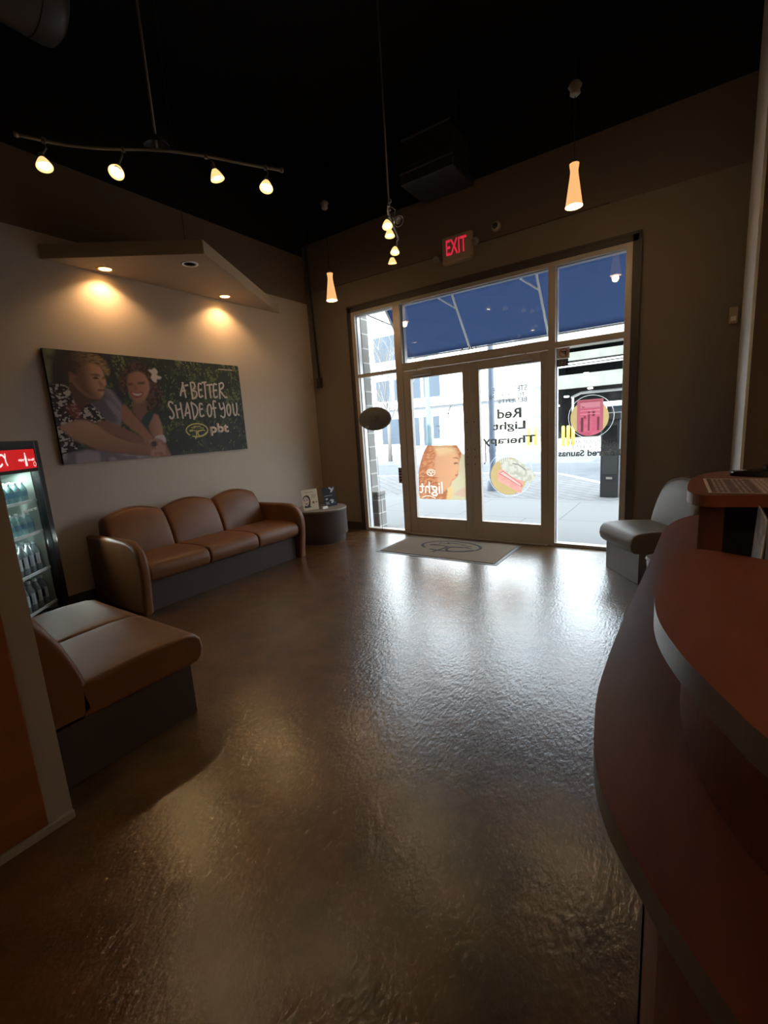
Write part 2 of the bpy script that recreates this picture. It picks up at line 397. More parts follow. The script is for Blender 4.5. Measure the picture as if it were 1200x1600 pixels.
bm = B(); box(bm, (-9, 0.001, 3.43), (14, 0.12, 4.08)); struct('wall_back_band', bm, mat('deep_brown_front', (0.150, 0.112, 0.088), 0.85, spec=0.3), 'darker band of storefront wall above the cable line')  # storefront wall coloured darker brown above the cable
bm = B(); box(bm, (-9, 0.005, 4.08), (14, 0.12, 7.2)); struct('wall_back_upper', bm, m_ceil)
bm = B(); box(bm, (-9, 0.12, 3.16), (14, 0.20, 7.2)); box(bm, (-9, 0.12, -0.1), (0.55, 0.20, 3.16)); box(bm, (4.6, 0.12, -0.1), (14, 0.20, 3.16))
struct('wall_outside', bm, mat('tan_stucco', (0.42, 0.36, 0.29), 0.9))
bm = B(); box(bm, (5.067, -1.12, 0), (5.2, 0, HZ)); struct('wall_right', bm, mat('pale_gloss_paint', (0.72, 0.70, 0.67), 0.4), 'short side wall catching daylight')
bm = B(); box(bm, (5.067, -1.18, 0), (7.2, -1.12, HZ)); struct('wall_right_return', bm, m_wall_dark, 'brown wall behind the counter')
bm = B(); box(bm, (5.055, -1.190, 0), (5.072, -1.10, HZ)); struct('trim_1', bm, mat('corner_guard', (0.72, 0.70, 0.67), 0.35))
bm = B(); box(bm, (7.2, -9.0, 0), (7.35, -1.1, HZ)); struct('wall_far_right', bm, m_wall_dark)
bm = B(); box(bm, (-0.15, -9.15, 0), (7.35, -9.0, HZ)); struct('wall_near', bm, m_wall_dark)
# baseboards
m_base = mat('dark_vinyl_baseboard', (0.045, 0.035, 0.030), 0.5)
bm = B(); box(bm, (0, -9.0, 0), (0.012, 0, 0.10), 0.003); struct('baseboard_left', bm, m_base)
bm = B(); box(bm, (0.012, -0.012, 0), (OX0, 0, 0.10), 0.003); box(bm, (OX1, -0.012, 0), (5.06, 0, 0.10), 0.003); struct('baseboard_back', bm, m_base)
bm = B(); box(bm, (5.055, -1.1, 0), (5.067, -0.012, 0.10), 0.003); struct('baseboard_right', bm, m_base)

# near-left wing wall with an orange panel
bm = B(); box(bm, (2.655, -9.0, 0), (2.785, -4.716, 2.6)); struct('wall_wing', bm, mat('pinkish_grey_paint', (0.30, 0.25, 0.225), 0.8), 'grey end of a wing wall in the foreground')
bm = B(); box(bm, (2.785, -8.0, 0.035), (2.797, -4.80, 2.45), 0.004)
tag(link('wall_panel', bm, mat('orange_veneer_panel', (0.24, 0.080, 0.014), 0.5, noise=(2.5, (0.17, 0.050, 0.010), 0.3, 0.7, (1, 1, 4)))), 'orange-brown panel fixed to the grey wing wall at the left edge', 'panel')
bm = B(); box(bm, (2.785, -8.0, 0), (2.803, -4.716, 0.032), 0.003); struct('baseboard_wing', bm, mat('grey_base_strip', (0.27, 0.23, 0.20), 0.5))

# ------------------------------------------------------------------ storefront
bm = B()
box(bm, (OX0, -0.03, 0), (0.812, 0.02, OZ)); box(bm, (4.212, -0.03, 0), (OX1, 0.02, OZ)); box(bm, (OX0, -0.03, 3.035), (OX1, 0.02, OZ))
box(bm, (0.745, -0.04, 0), (0.765, 0.0, 3.115)); box(bm, (4.262, -0.04, 0), (4.285, 0.0, 3.115)); box(bm, (0.745, -0.04, 3.095), (4.285, 0.0, 3.118))
struct('trim_2', bm, m_trim, 'dark brown frame around the storefront')
Z0, ZT = 0.035, 2.99
bm = B()
F0, F1 = -0.035, 0.06
box(bm, (0.812, F0, 0), (0.868, F1, 3.035), 0.003); box(bm, (4.155, F0, 0), (4.212, F1, 3.035), 0.003)
box(bm, (0.868, F0, ZT), (4.155, F1, 3.035), 0.003)
box(bm, (1.487, F0, 0), (1.592, F1, ZT), 0.003); box(bm, (3.432, F0, 0), (3.506, F1, ZT), 0.003)
box(bm, (0.868, F0, 2.172), (1.487, F1, 2.214), 0.003); box(bm, (3.506, F0, 2.176), (4.155, F1, 2.238), 0.003)
box(bm, (1.592, F0, 2.17), (3.432, F1, 2.268), 0.003)
box(bm, (0.868, F0, 0), (1.487, F1, Z0), 0.003); box(bm, (3.506, F0, 0), (4.155, F1, Z0), 0.003)
struct('window_frame', bm, m_alu, 'bronze aluminium storefront framing')
bm = B()   # light glazing stops beyond the glass
for x in (0.868, 1.602, 3.506): box(bm, (x, 0.01, Z0 if x != 1.602 else 2.268), (x+0.010, 0.075, ZT))
box(bm, (0.868, 0.01, ZT-0.010), (4.155, 0.075, ZT))
struct('trim_3', bm, m_alu_edge)
def pane(n, x0, x1, z0, z1):
    bm = B(); box(bm, (x0, 0.0, z0), (x1, 0.006, z1)); return struct('window_%d' % n, bm, m_glass)
pane(1, 0.866, 1.489, Z0, 2.172); pane(2, 0.866, 1.489, 2.214, ZT); pane(3, 1.59, 3.434, 2.268, ZT)
pane(4, 3.504, 4.157, 2.238, ZT); pane(5, 3.504, 4.157, Z0, 2.176)
def door(n, x0, x1, gx0, gx1, side):
    bm = B(); y0, y1 = -0.03, 0.035
    box(bm, (x0, y0, 0.012), (gx0, y1, 2.163), 0.003); box(bm, (gx1, y0, 0.012), (x1, y1, 2.163), 0.003)
    box(bm, (gx0, y0, 0.012), (gx1, y1, 0.236), 0.003); box(bm, (gx0, y0, 2.062), (gx1, y1, 2.163), 0.003)
    d = struct('door_%d' % n, bm, m_alu, 'glass entrance door with bronze frame')
    bm = B(); box(bm, (gx0-0.004, 0, 0.232), (gx1+0.004, 0.006, 2.066)); part('glass_pane', bm, m_glass, d)
    bm = B()  # closer on the header
    c = x0+0.28 if side < 0 else x1-0.28
    box(bm, (c-0.13, -0.085, 2.085), (c+0.13, -0.03, 2.145), 0.008); cyl(bm, (c+0.05*side, -0.06, 2.145), (c+0.05*side, -0.06, 2.175), 0.012)
    part('door_closer', bm, m_alu, d)
    bm = B(); box(bm, (c-0.10*side-0.09, -0.075, 2.168), (c-0.10*side+0.09, -0.055, 2.182), 0.003); part('closer_arm', bm, m_alu_edge, d, 'light aluminium arm')
    bm = B()  # pivot bolts on the meeting stile
    sx = x1-0.045 if side < 0 else x0+0.045
    for z in (0.95, 1.04, 1.13, 1.46): cyl(bm, (sx, -0.035, z), (sx, -0.028, z), 0.007, seg=10)
    part('lock_bolt', bm, m_dark_grey, d)
    bm = B(); hx = gx1-0.02 if side < 0 else gx0+0.02
    tube(bm, [(hx, 0.035, 0.95), (hx, 0.085, 0.97), (hx, 0.085, 1.23), (hx, 0.035, 1.25)], 0.010, 10); part('pull_handle', bm, m_alu_edge, d, smooth=True)
    return d
door(1, 1.596, 2.511, 1.700, 2.424, -1); door(2, 2.519, 3.428, 2.635, 3.352, 1)
bm = B(); box(bm, (1.59, -0.06, 0), (3.434, 0.08, 0.011), 0.003); struct('trim_4', bm, m_alu_edge, 'door threshold')

# ================================================================== OUTSIDE
m_walk = brick_mat('pale_concrete_walk', (0.130, 0.129, 0.128), (0.117, 0.116, 0.116), (0.065, 0.065, 0.067), 1.0, 1.6, 1.5, 0.008, offset=0.3)
m_paver = brick_mat('grey_brick_pavers', (0.118, 0.114, 0.115), (0.095, 0.092, 0.094), (0.042, 0.042, 0.044), 1.0, 0.42, 0.21, 0.012, rot=(0, 0, 0.75))
m_road = mat('asphalt_road', (0.095, 0.100, 0.112), 0.9, noise=(3, (0.074, 0.080, 0.092), 0.35, 0.65))
m_lot = mat('sunlit_concrete', (0.36, 0.355, 0.34), 0.9)
bm = B(); box(bm, (-14, 0.14, -0.15), (14, 3.2, -0.02)); struct('sidewalk', bm, m_walk, 'pale concrete sidewalk outside the doors')
bm = B(); prism(bm, [(-14, 3.2), (14, 3.2), (14, 4.6), (4.2, 4.6), (3.2, 5.3), (1.9, 7.1), (0.6, 7.6), (-1.5, 7.0), (-3.2, 6.5), (-14, 6.2)], -0.15, -0.02); struct('paver_band', bm, m_paver, 'band of herringbone brick pavers')
bm = B(); box(bm, (-70, 3, -0.3), (60, 17, -0.12)); struct('road', bm, m_road, 'asphalt street outside')
bm = B(); box(bm, (-70, 17, -0.3), (60, 70, -0.05)); struct('ground_far', bm, m_lot)
bm = B()
cu = [(4.2, 4.6), (3.2, 5.3), (1.9, 7.1), (0.6, 7.6), (-1.5, 7.0), (-3.2, 6.5), (-14, 6.2)]
for a, b in zip(cu, cu[1:]):
    d = Vector((b[0]-a[0], b[1]-a[1], 0)).normalized(); n = Vector((d.y, -d.x, 0))*0.16
    q = [(a[0], a[1]), (b[0], b[1]), (b[0]+n.x, b[1]+n.y), (a[0]+n.x, a[1]+n.y)]; prism(bm, q, -0.14, -0.012)
struct('curb', bm, m_lot)

# masonry pier beside the left window
m_stone = brick_mat('split_face_block', (0.22, 0.205, 0.19), (0.20, 0.185, 0.17), (0.42, 0.40, 0.37), 1.0, 0.40, 0.20, 0.010, upright=True)
bm = B(); box(bm, (0.30, 0.20, 0.52), (0.800, 0.37, 3.15), 0.01); box(bm, (0.30, 0.20, -0.02), (0.900, 0.40, 0.46), 0.01)
box(bm, (0.30, 0.20, 0.46), (0.905, 0.41, 0.53), 0.02)
struct('pier', bm, m_stone, 'grey block pier outside the left window')

# awning
m_awn = bpy.data.materials.new('blue_awning_canvas'); m_awn.use_nodes = True
nt = m_awn.node_tree; bs = nt.nodes['Principled BSDF']; bs.inputs['Base Color'].default_value = (0.016, 0.029, 0.066, 1); bs.inputs['Roughness'].default_value = 0.8
tl = nt.nodes.new('ShaderNodeBsdfTranslucent'); tl.inputs[0].default_value = (0.034, 0.054, 0.118, 1); mx = nt.nodes.new('ShaderNodeMixShader'); mx.inputs[0].default_value = 0.55
nt.links.new(bs.outputs[0], mx.inputs[1]); nt.links.new(tl.outputs[0], mx.inputs[2]); nt.links.new(mx.outputs[0], nt.nodes['Material Output'].inputs[0])
t = thing('awning', 'blue canvas awning on a white tube frame over the entrance outside', 'awning', (1.2, 0.2, 3.0))
def ap(x, y, z): return (x-1.2, y-0.2, z-3.0)
AX0, AX1, AYT, AZT, AYB, AZB = 1.21, 4.75, 0.22, 3.07, 0.74, 2.455
bm = B(); n = 24
for i in range(n+1):
    f = i/n; x = AX0+(AX1-AX0)*f
    for j in range(9):
        g = j/8; sag = 0.012*math.sin(PI*g)*(0.6+0.4*math.cos(f*14))
        bm.verts.new(ap(x, AYT+(AYB-AYT)*g, AZT+(AZB-AZT)*g - sag))
bm.verts.ensure_lookup_table()
for i in range(n):
    for j in range(8): bm.faces.new([bm.verts[k] for k in (i*9+j, (i+1)*9+j, (i+1)*9+j+1, i*9+j+1)])
bmesh.ops.solidify(bm, geom=bm.faces[:], thickness=0.002)
part('canvas', bm, m_awn, t, smooth=True)
bm = B(); tube(bm, [ap(AX0-.02, AYT-0.03, 3.045), ap(AX1, AYT-0.03, 3.045)], 0.016); part('wall_rail', bm, m_white_metal, t)
bm = B(); tube(bm, [ap(AX0, AYB, AZB-0.012), ap(AX1, AYB, AZB-0.012)], 0.011); part('front_rail', bm, mat('grey_tube', (0.45, 0.46, 0.48), 0.5), t)
for x in (AX0+.01, 2.21, 3.24, AX1-.02):
    bm = B(); tube(bm, [ap(x, AYT-0.01, AZT-0.03), ap(x, AYB-0.01, AZB-0.01)], 0.015); part('rafter', bm, m_white_metal, t)
    if x > AX0+.1 and x < AX1-.1:
        f = 0.27; bm = B(); tube(bm, [ap(x-0.20, AYT-0.03, 3.035), ap(x, AYT+(AYB-AYT)*f, AZT+(AZB-AZT)*f-0.02)], 0.011); part('brace', bm, m_white_metal, t)
bm = B(); tube(bm, [ap(0.93, 0.205, 3.02), ap(AX0, 0.42, 2.86)], 0.010); part('brace', bm, mat('grey_strut', (0.3, 0.3, 0.3), 0.5), t)

# lamp posts
def lamp_post(x, y, m, label, h, r, base):
    t = thing('lamp_post', label, 'street lamp', (x, y, -0.02))
    bm = B(); lathe(bm, [(0, 0), (base, 0), (base, 0.10), (base*0.92, 0.13), (base*0.92, 0.20), (base*0.62, 0.26), (base*0.66, 0.34), (base*0.5, 0.42), (base*.5, .80), (base*.62, .86), (base*.62, .92), (r*1.25, 1.0)], 20); part('base', bm, m, t, smooth=True, auto=0.6)
    bm = B(); lathe(bm, [(r*1.2, 0.98), (r*1.05, 1.3), (r, 2.5), (r*.8, h)], 16); part('pole', bm, m, t, smooth=True)
    bm = B(); lathe(bm, [(r*.8, h), (r*1.6, h+.1), (0.16, h+.25), (0.2, h+.7), (0.1, h+.85), (0, h+.95)], 16); part('lantern', bm, m_white, t, smooth=True)
lamp_post(1.19, 4.16, mat('slate_blue_paint', (0.13, 0.16, 0.22), 0.5), 'dark blue-grey street lamp post on the pavers behind the right door', 4.2, 0.062, 0.135)
lamp_post(-2.95, 9.0, mat('teal_paint', (0.13, 0.19, 0.20), 0.5), 'teal street lamp post across the street behind the left door', 4.6, 0.085, 0.17)

# kiosk
t = thing('pay_kiosk', 'dark grey parking pay kiosk on the brick pavers', 'kiosk', (3.405, 3.62, -0.02))
m_k = mat('charcoal_enamel', (0.030, 0.033, 0.037), 0.4)
bm = B(); box(bm, (0, 0, 0), (0.30, 0.30, 1.37), 0.012); part('body', bm, m_k, t)
bm = B(); box(bm, (0.03, -0.012, 0.42), (0.27, 0.0, 0.74), 0.004); part('access_door', bm, mat('k2', (0.045, 0.05, 0.055), 0.4), t)
bm = B(); box(bm, (0.04, -0.012, 0.98), (0.26, 0.0, 1.28), 0.004); part('screen', bm, mat('dark_screen', (0.01, 0.012, 0.015), 0.15), t)
bm = B(); box(bm, (-0.02, -0.03, 1.37), (0.32, 0.33, 1.50), 0.02); part('cap', bm, m_k, t)
bm = B(); box(bm, (0.10, -0.02, 0.33), (0.20, -0.0, 0.37), 0.004); part('latch', bm, m_chrome, t)

# bollards in the sun
m_yel = mat('yellow_bollard_paint', (0.85, 0.55, 0.05), 0.5)
for i, (x, y, lb) in enumerate([(-3.35, 22, 'yellow bollard farthest left by the parking garage'), (-2.95, 22, 'second yellow bollard from the left by the garage'), (-2.55, 22, 'yellow bollard seen at the right edge of the right door glass'),
                                (-1.05, 20.5, 'yellow bollard seen at the left edge of the right window'), (-0.80, 20.5, 'middle yellow bollard seen through the right window'), (-0.55, 20.5, 'yellow bollard nearest the round sauna decal')]):
    bm = B(); lathe(bm, [(0, 0), (0.085, 0), (0.085, 0.98), (0.06, 1.05), (0, 1.07)], 14)
    o = link('bollard', bm, m_yel, smooth=True, loc=(x, y, -0.05)); tag(o, lb, 'bollard', 'yellow bollards by the garage')

# shelter
t = thing('bus_shelter', 'small glass-roofed shelter behind the pay kiosk', 'shelter', (2.6, 9.0, -0.12))
bm = B(); box(bm, (0, 0, 1.80), (1.6, 1.0, 1.93), 0.01); part('roof', bm, mat('pale_blue_canopy', (0.55, 0.66, 0.75), 0.5), t)
for x in (0.08, 1.52):
    bm = B(); box(bm, (x-.03, 0.03, 0), (x+.03, 0.09, 1.8)); part('post', bm, m_white_metal, t)
bm = B(); box(bm, (0.1, 0.95, 0.2), (1.5, 0.97, 1.8)); part('back_pane', bm, mat('smoked_pane', (0.08, 0.09, 0.1), 0.2), t)

# white building opposite
m_wb = mat('white_panel_facade', (0.84, 0.84, 0.85), 0.8); m_wg = mat('blue_window_glass', (0.035, 0.05, 0.07), 0.25); m_joint = mat('panel_joint', (0.50, 0.51, 0.53), 0.8)
BX, BY = -30.0, 26.0
t = thing('white_building', 'white panelled building across the street with blue windows', 'building', (BX, BY, 0))
bm = B(); box(bm, (0, 0, -0.1), (24.6, 12, 14)); part('facade', bm, m_wb, t)
bm = B()
for z in (1.6, 2.46, 4.1, 5.15, 6.3, 8.0, 9.5): box(bm, (0, -0.015, z), (24.6, 0, z+0.03))
for i in range(14): box(bm, (0.9+i*1.75, -0.015, 0), (0.93+i*1.75, 0, 13))
part('panel_joints', bm, m_joint, t)
bm = B(); box(bm, (0, -0.35, 2.95), (24.6, 0, 3.18)); box(bm, (0, -0.28, 3.3), (24.6, 0, 3.46)); part('ledge', bm, m_wb, t)
bm = B(); box(bm, (0, -0.02, 2.46), (24.6, 0, 2.95)); part('sign_band', bm, mat('grey_band', (0.22, 0.23, 0.25), 0.7), t)
for (x0, x1, z0, z1) in [(-13.5, -12.7, 3.62, 5.25), (-12.45, -11.05, 3.62, 5.25), (-16.8, -15.4, 3.62, 5.25), (-15.1, -14.0, 3.62, 5.25), (-13.4, -12.95, 0.0, 2.2), (-12.6, -12.2, 0.0, 2.2), (-11.75, -11.2, 0.5, 2.2), (-9.0, -8.3, 0.7, 2.2), (-16.5, -14.6, 0.2, 2.2), (-19.5, -17.6, 0.2, 2.2), (-20, -18, 3.62, 5.25), (-16.8, -14.2, 6.7, 8.6), (-13, -11, 6.7, 8.6)]:
    bm = B(); box(bm, (x0-BX-.05, -0.06, z0-.05), (x1-BX+.05, -0.02, z1+.05)); w = part('window', bm, m_white, t)
    bm = B(); box(bm, (x0-BX, -0.075, z0), (x1-BX, -0.06, z1)); part('pane', bm, m_wg, w)
bm = B(); box(bm, (BX*-1-7.1, -0.25, 3.4), (BX*-1-6.85, -0.05, 4.9)); part('blade_sign', bm, mat('grey_sign', (0.35, 0.36, 0.38), 0.6), t)
t = thing('annex_building', 'light grey annex between the white building and the garage', 'building', (-5.4, 26, 0))
bm = B(); box(bm, (0, 0.6, -0.1), (0.95, 12, 9)); part('facade', bm, mat('light_grey_panels', (0.20, 0.21, 0.235), 0.8), t)
bm = B(); box(bm, (0.95, 0.3, -0.1), (1.75, 12, 9)); part('stone_pier', bm, mat('mottled_stone', (0.17, 0.17, 0.17), 0.9, noise=(1.5, (0.11, 0.11, 0.115), 0.4, 0.6)), t)

# parking garage
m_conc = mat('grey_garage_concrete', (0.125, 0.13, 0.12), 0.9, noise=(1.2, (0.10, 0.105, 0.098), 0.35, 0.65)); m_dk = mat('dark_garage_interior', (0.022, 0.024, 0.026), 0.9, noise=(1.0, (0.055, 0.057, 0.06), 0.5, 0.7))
t = thing('parking_garage', 'concrete parking garage across the street with dark open decks', 'garage', (-3.65, 26.2, 0))
bm = B()
for z0, z1 in ((3.25, 4.10), (4.95, 5.45), (7.4, 8.2)): box(bm, (0, 0, z0), (20, 0.5, z1))
part('spandrel', bm, m_conc, t)
bm = B(); box(bm, (0, -0.3, 5.75), (20, 0.5, 7.2)); part('parapet', bm, mat('cream_parapet', (0.36, 0.35, 0.31), 0.9), t, 'cream parapet above the open decks')
for x in (0.0, 6.6, 13.0):
    bm = B(); box(bm, (x, 0.4, -0.1), (x+0.45, 1.0, 8.2)); part('column', bm, m_conc, t)
bm = B()
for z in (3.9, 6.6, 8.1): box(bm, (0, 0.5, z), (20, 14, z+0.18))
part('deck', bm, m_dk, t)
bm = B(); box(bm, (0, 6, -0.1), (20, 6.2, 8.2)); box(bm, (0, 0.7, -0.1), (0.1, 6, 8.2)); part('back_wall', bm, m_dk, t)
bm = B(); tube(bm, [(1.6, 0.9, 2.7), (2.2, 0.85, 2.95), (20, 0.8, 3.0)], 0.09); tube(bm, [(1.7, 0.9, 2.7), (1.7, 0.9, 0)], 0.08); part('pipe', bm, mat('grey_pipe', (0.20, 0.20, 0.2), 0.6), t)
bm = B(); tube(bm, [(0.6, -0.1, 4.75), (20, -0.1, 4.9)], 0.06); tube(bm, [(0.6, -0.1, 4.6), (20, -0.1, 4.7)], 0.05); part('pipe', bm, mat('white_pipe', (0.5, 0.5, 0.5), 0.6), t)
for x, z in ((1.15, 2.75), (2.0, 2.35), (2.35, 4.1), (2.6, 3.15), (0.55, 2.2)):
    bm = B(); box(bm, (x, 0.8, z), (x+0.28, 1.1, z+0.1), 0.02); part('ceiling_light', bm, mat('garage_light', (1, 1, 1), 0.5, emit=(1, 0.95, 0.85), estr=3.0), t)

# bare trees
m_bark = mat('grey_bark', (0.16, 0.15, 0.14), 0.9)
def tree(x, y, h, label, seed):
    rnd = random.Random(seed); t = thing('bare_tree', label, 'tree', (x, y, -0.05), 0, 'bare trees across the street')
    bm = B(); tube(bm, [(0, 0, 0), (0.03, 0, h*.25), (0, 0.02, h*.42)], [0.10, 0.08, 0.065]); part('trunk', bm, m_bark, t, smooth=True)
    bm = B()
    def br(p, d, l, r, dep):
        q = [p]; dd = d.copy()
        for k in range(4):
            dd = (dd + Vector((rnd.uniform(-.13, .13), rnd.uniform(-.13, .13), rnd.uniform(0, .12)))).normalized(); q.append(q[-1]+dd*l/4)
        tube(bm, q, [r*(1-.16*k) for k in range(5)], 5)
        if dep:
            for k in range(4):
                a = q[rnd.choice([1, 2, 3, 4])]; e = (dd+Vector((rnd.uniform(-.8, .8), rnd.uniform(-.8, .8), rnd.uniform(-.1, .5)))).normalized()
                br(a, e, l*rnd.uniform(.5, .75), r*.5, dep-1)
    for k in range(7):
        a = k*2*PI/7+rnd.uniform(-.3, .3); br(Vector((0, 0, h*(.25+.02*k))), Vector((math.cos(a)*.6, math.sin(a)*.6, .9)).normalized(), h*.42, 0.035, 3)
    part('branches', bm, m_bark, t)
tree(-6.9, 12.4, 6.4, 'bare tree whose twigs fill the left window', 3)
tree(-13.5, 18, 6.0, 'bare tree farther back across the street', 5)
# ================================================================== SEATING
SEAT = [(0.36,0.27),(0.88,0.27),(0.925,0.275),(0.952,0.30),(0.966,0.345),(0.958,0.395),(0.93,0.428),(0.88,0.444),(0.75,0.450),(0.6,0.446),(0.45,0.438),(0.36,0.43)]
BACK = [(0.10,0.28),(0.405,0.28),(0.400,0.42),(0.375,0.52),(0.340,0.62),(0.300,0.70),(0.262,0.76),(0.228,0.785),(0.19,0.79),(0.155,0.775),(0.13,0.74),(0.11,0.60)]
ARM = [(0.06,0.0),(0.935,0.0),(0.955,0.10),(0.985,0.30),(0.992,0.42),(0.980,0.50),(0.945,0.565),(0.89,0.615),(0.81,0.645),(0.70,0.652),(0.4,0.648),(0.06,0.640)]
def arch(x, z, t):
    k = max(0, (z-0.45)/0.34); return z + k*(0.075*math.sin(PI*min(max(t, 0), 1))**0.8 - 0.005)
def sofa(name, label, cat, loc, rz, n, arms, m, mbase, w=0.597, dscale=1.0):
    t = thing(name, label, cat, loc, rz); tot = n*w; sc = Matrix.Diagonal((dscale, 1, 1, 1))
    bm = B(); box(bm, (0.10, -tot/2+0.01, 0.0), (0.88, tot/2-0.01, 0.275), 0.004); xf(bm, sc); part('base', bm, mbase, t, 'dark laminate plinth')
    for i in range(n):
        y0 = -tot/2+i*w
        bm = B(); loft(bm, SEAT, y0+0.003, y0+w-0.003, 0.022, 5, 8); xf(bm, sc); part('seat_cushion', bm, m, t, smooth=True, auto=1.2)
        bm = B(); loft(bm, BACK, y0+0.003, y0+w-0.003, 0.028, 5, 14, arch); xf(bm, sc); part('back_cushion', bm, m, t, smooth=True, auto=1.2)
        bm = B(); pp = []   # welt along the arched top edge of each back
        for k in range(25):
            f = k/24; pp.append((0.236*dscale, y0+0.02+(w-0.04)*f, arch(0.23, 0.782, f)+0.0015))
        tube(bm, pp, 0.0035, 6); part('piping', bm, m, t, smooth=True)
    if arms:
        for s in (-1, 1):
            a, b = (tot/2+0.002, tot/2+0.092) if s > 0 else (-tot/2-0.092, -tot/2-0.002)
            bm = B(); loft(bm, ARM, a, b, 0.034, 6, 3); xf(bm, sc); part('armrest', bm, m, t, smooth=True, auto=1.2)
    return t
# long sofa against the left wall: local x -> world +x
sofa('three_seat_sofa', 'brown leather three-seat sofa with arched backs under the wide poster', 'sofa', (0.025, -2.46, 0), 0, 3, True, m_leather, m_lam)
# two-seat bench with its back to the camera: local x -> world +y
sofa('armless_sofa', 'brown leather armless two-seat sofa in the left foreground', 'sofa', (2.62-0.597, -4.92, 0), PI/2, 2, False, m_leather, m_lam)
# corner bench on the right facing the room
dx, dy = -0.823, -0.568
ang = math.atan2(dy, dx)
ox, oy = 4.282-dx*0.88*0.86, -0.83-dy*0.88*0.86
sofa('corner_bench', 'single dark leather bench seat in the corner beyond the reception counter', 'bench', (ox, oy, 0), ang, 1, False, m_leather2, m_lam_grey, 0.575, 0.86)

# ================================================================== SIDE TABLE and what stands on it
t = thing('side_table', 'dark drum side table at the far end of the long sofa', 'table', (0.59, -0.74, 0))
bm = B(); lathe(bm, [(0, 0), (0.315, 0), (0.315, 0.095), (0, 0.095)], 48); part('plinth', bm, m_lam, t, smooth=True, auto=0.6)
bm = B(); lathe(bm, [(0, 0.095), (0.350, 0.095), (0.350, 0.425), (0, 0.425)], 48); part('drum', bm, m_lam, t, smooth=True, auto=0.6)
bm = B(); lathe(bm, [(0, 0.425), (0.352, 0.425), (0.355, 0.43), (0.355, 0.445), (0.35, 0.45), (0, 0.45)], 48); part('tabletop', bm, m_lam_grey, t, smooth=True, auto=0.6)

def sign_holder(a, b, h, lean, label, bgc, draw):
    a = Vector((*a, 0.4505)); b = Vector((*b, 0.4505)); r = (b-a).normalized(); w = (b-a).length
    nrm = r.cross(Vector((0, 0, 1))).normalized()        # faces the room
    up = (Vector((0, 0, 1))*math.cos(lean) - nrm*math.sin(lean)); nn = r.cross(up)
    m = frame((r, up, nn), a)
    t = thing('sign_holder', label, 'sign', a)
    inv = Matrix.Translation(-a)
    bm = B(); box(bm, (0, 0, -0.002), (w, h, 0.0)); xf(bm, m); xf(bm, inv); part('card', bm, bgc, t)
    bm = B(); box(bm, (-0.004, 0, -0.006), (w+0.004, h+0.004, -0.002), 0.001); xf(bm, m)
    xf(bm, inv); part('stand', bm, m_glass, t)
    foot = B(); q0 = a; 
    fv = [a - nrm*0.075 + r*0.0, a + r*w - nrm*0.075, a + r*w + nrm*0.004, a + nrm*0.004]
    vs = [foot.verts.new(v+Vector((0, 0, 0.0005))) for v in fv] + [foot.verts.new(v+Vector((0, 0, 0.0035))) for v in fv]
    for f in ((3, 2, 1, 0), (4, 5, 6, 7), (0, 1, 5, 4), (1, 2, 6, 5), (2, 3, 7, 6), (3, 0, 4, 7)): foot.faces.new([vs[i] for i in f])
    xf(foot, inv); part('foot', foot, m_glass, t)
    for nm, bmx, mm in draw(w, h): xf(bmx, m); xf(bmx, inv); part(nm, bmx, mm, t)
    return t
m_cardA = mat('cream_card', (0.55, 0.46, 0.34), 0.6); m_ink = mat('black_ink', (0.02, 0.018, 0.02), 0.6); m_skin = mat('print_skin', (0.50, 0.36, 0.30), 0.6)
m_cardB = mat('charcoal_card', (0.022, 0.021, 0.026), 0.8, spec=0.15); m_greyink = mat('grey_ink', (0.28, 0.27, 0.29), 0.6)
def face_shapes(w, h):
    out = []
    def pg(pts, z, n=4):
        bm = B(); q = smooth_poly([(x*w, y*h) for x, y in pts], n); vs = [bm.verts.new((x, y, z)) for x, y in q]; bm.faces.new(vs); return bm
    out.append(('print_hair', pg([(0.05, 0.62), (0.2, 0.72), (0.4, 0.72), (0.50, 0.58), (0.50, 0.4), (0.46, 0.2), (0.52, 0.14), (0.1, 0.14), (0.14, 0.3), (0.05, 0.45)], 0.0004), m_ink))
    out.append(('print_face', pg([(0.04, 0.52), (0.18, 0.66), (0.36, 0.62), (0.42, 0.48), (0.38, 0.32), (0.28, 0.22), (0.16, 0.24), (0.08, 0.36)], 0.0008), m_skin))
    e = B()
    for c in ((0.14, 0.49), (0.31, 0.50)): merge(e, pg([(c[0]-.055, c[1]), (c[0], c[1]+.022), (c[0]+.055, c[1]), (c[0], c[1]-.018)], 0.0012))
    merge(e, pg([(0.17, 0.32), (0.23, 0.345), (0.31, 0.32), (0.24, 0.295)], 0.0012)); merge(e, pg([(0.07, 0.56), (0.15, 0.575), (0.2, 0.56), (0.15, 0.56)], 0.0012)); merge(e, pg([(0.25, 0.57), (0.32, 0.585), (0.38, 0.56), (0.32, 0.568)], 0.0012))
    out.append(('print_features', e, m_ink))
    p = B()
    for x, y, ww, hh in ((0.62, 0.30, .13, .11), (0.84, 0.32, .07, .08)): merge(p, pg([(x, y), (x+ww, y), (x+ww, y+hh), (x, y+hh)], 0.0006, 1))
    for i, (x, ww) in enumerate(((0.2, .6), (0.6, .3), (0.6, .32), (.6, .25))): y = (.86, .72, .66, .60)[i]; merge(p, pg([(x, y), (x+ww, y), (x+ww, y+.018), (x, y+.018)], 0.0006, 1))
    out.append(('print_lines', p, mat('brown_ink', (0.16, 0.10, 0.06), 0.6)))
    return out
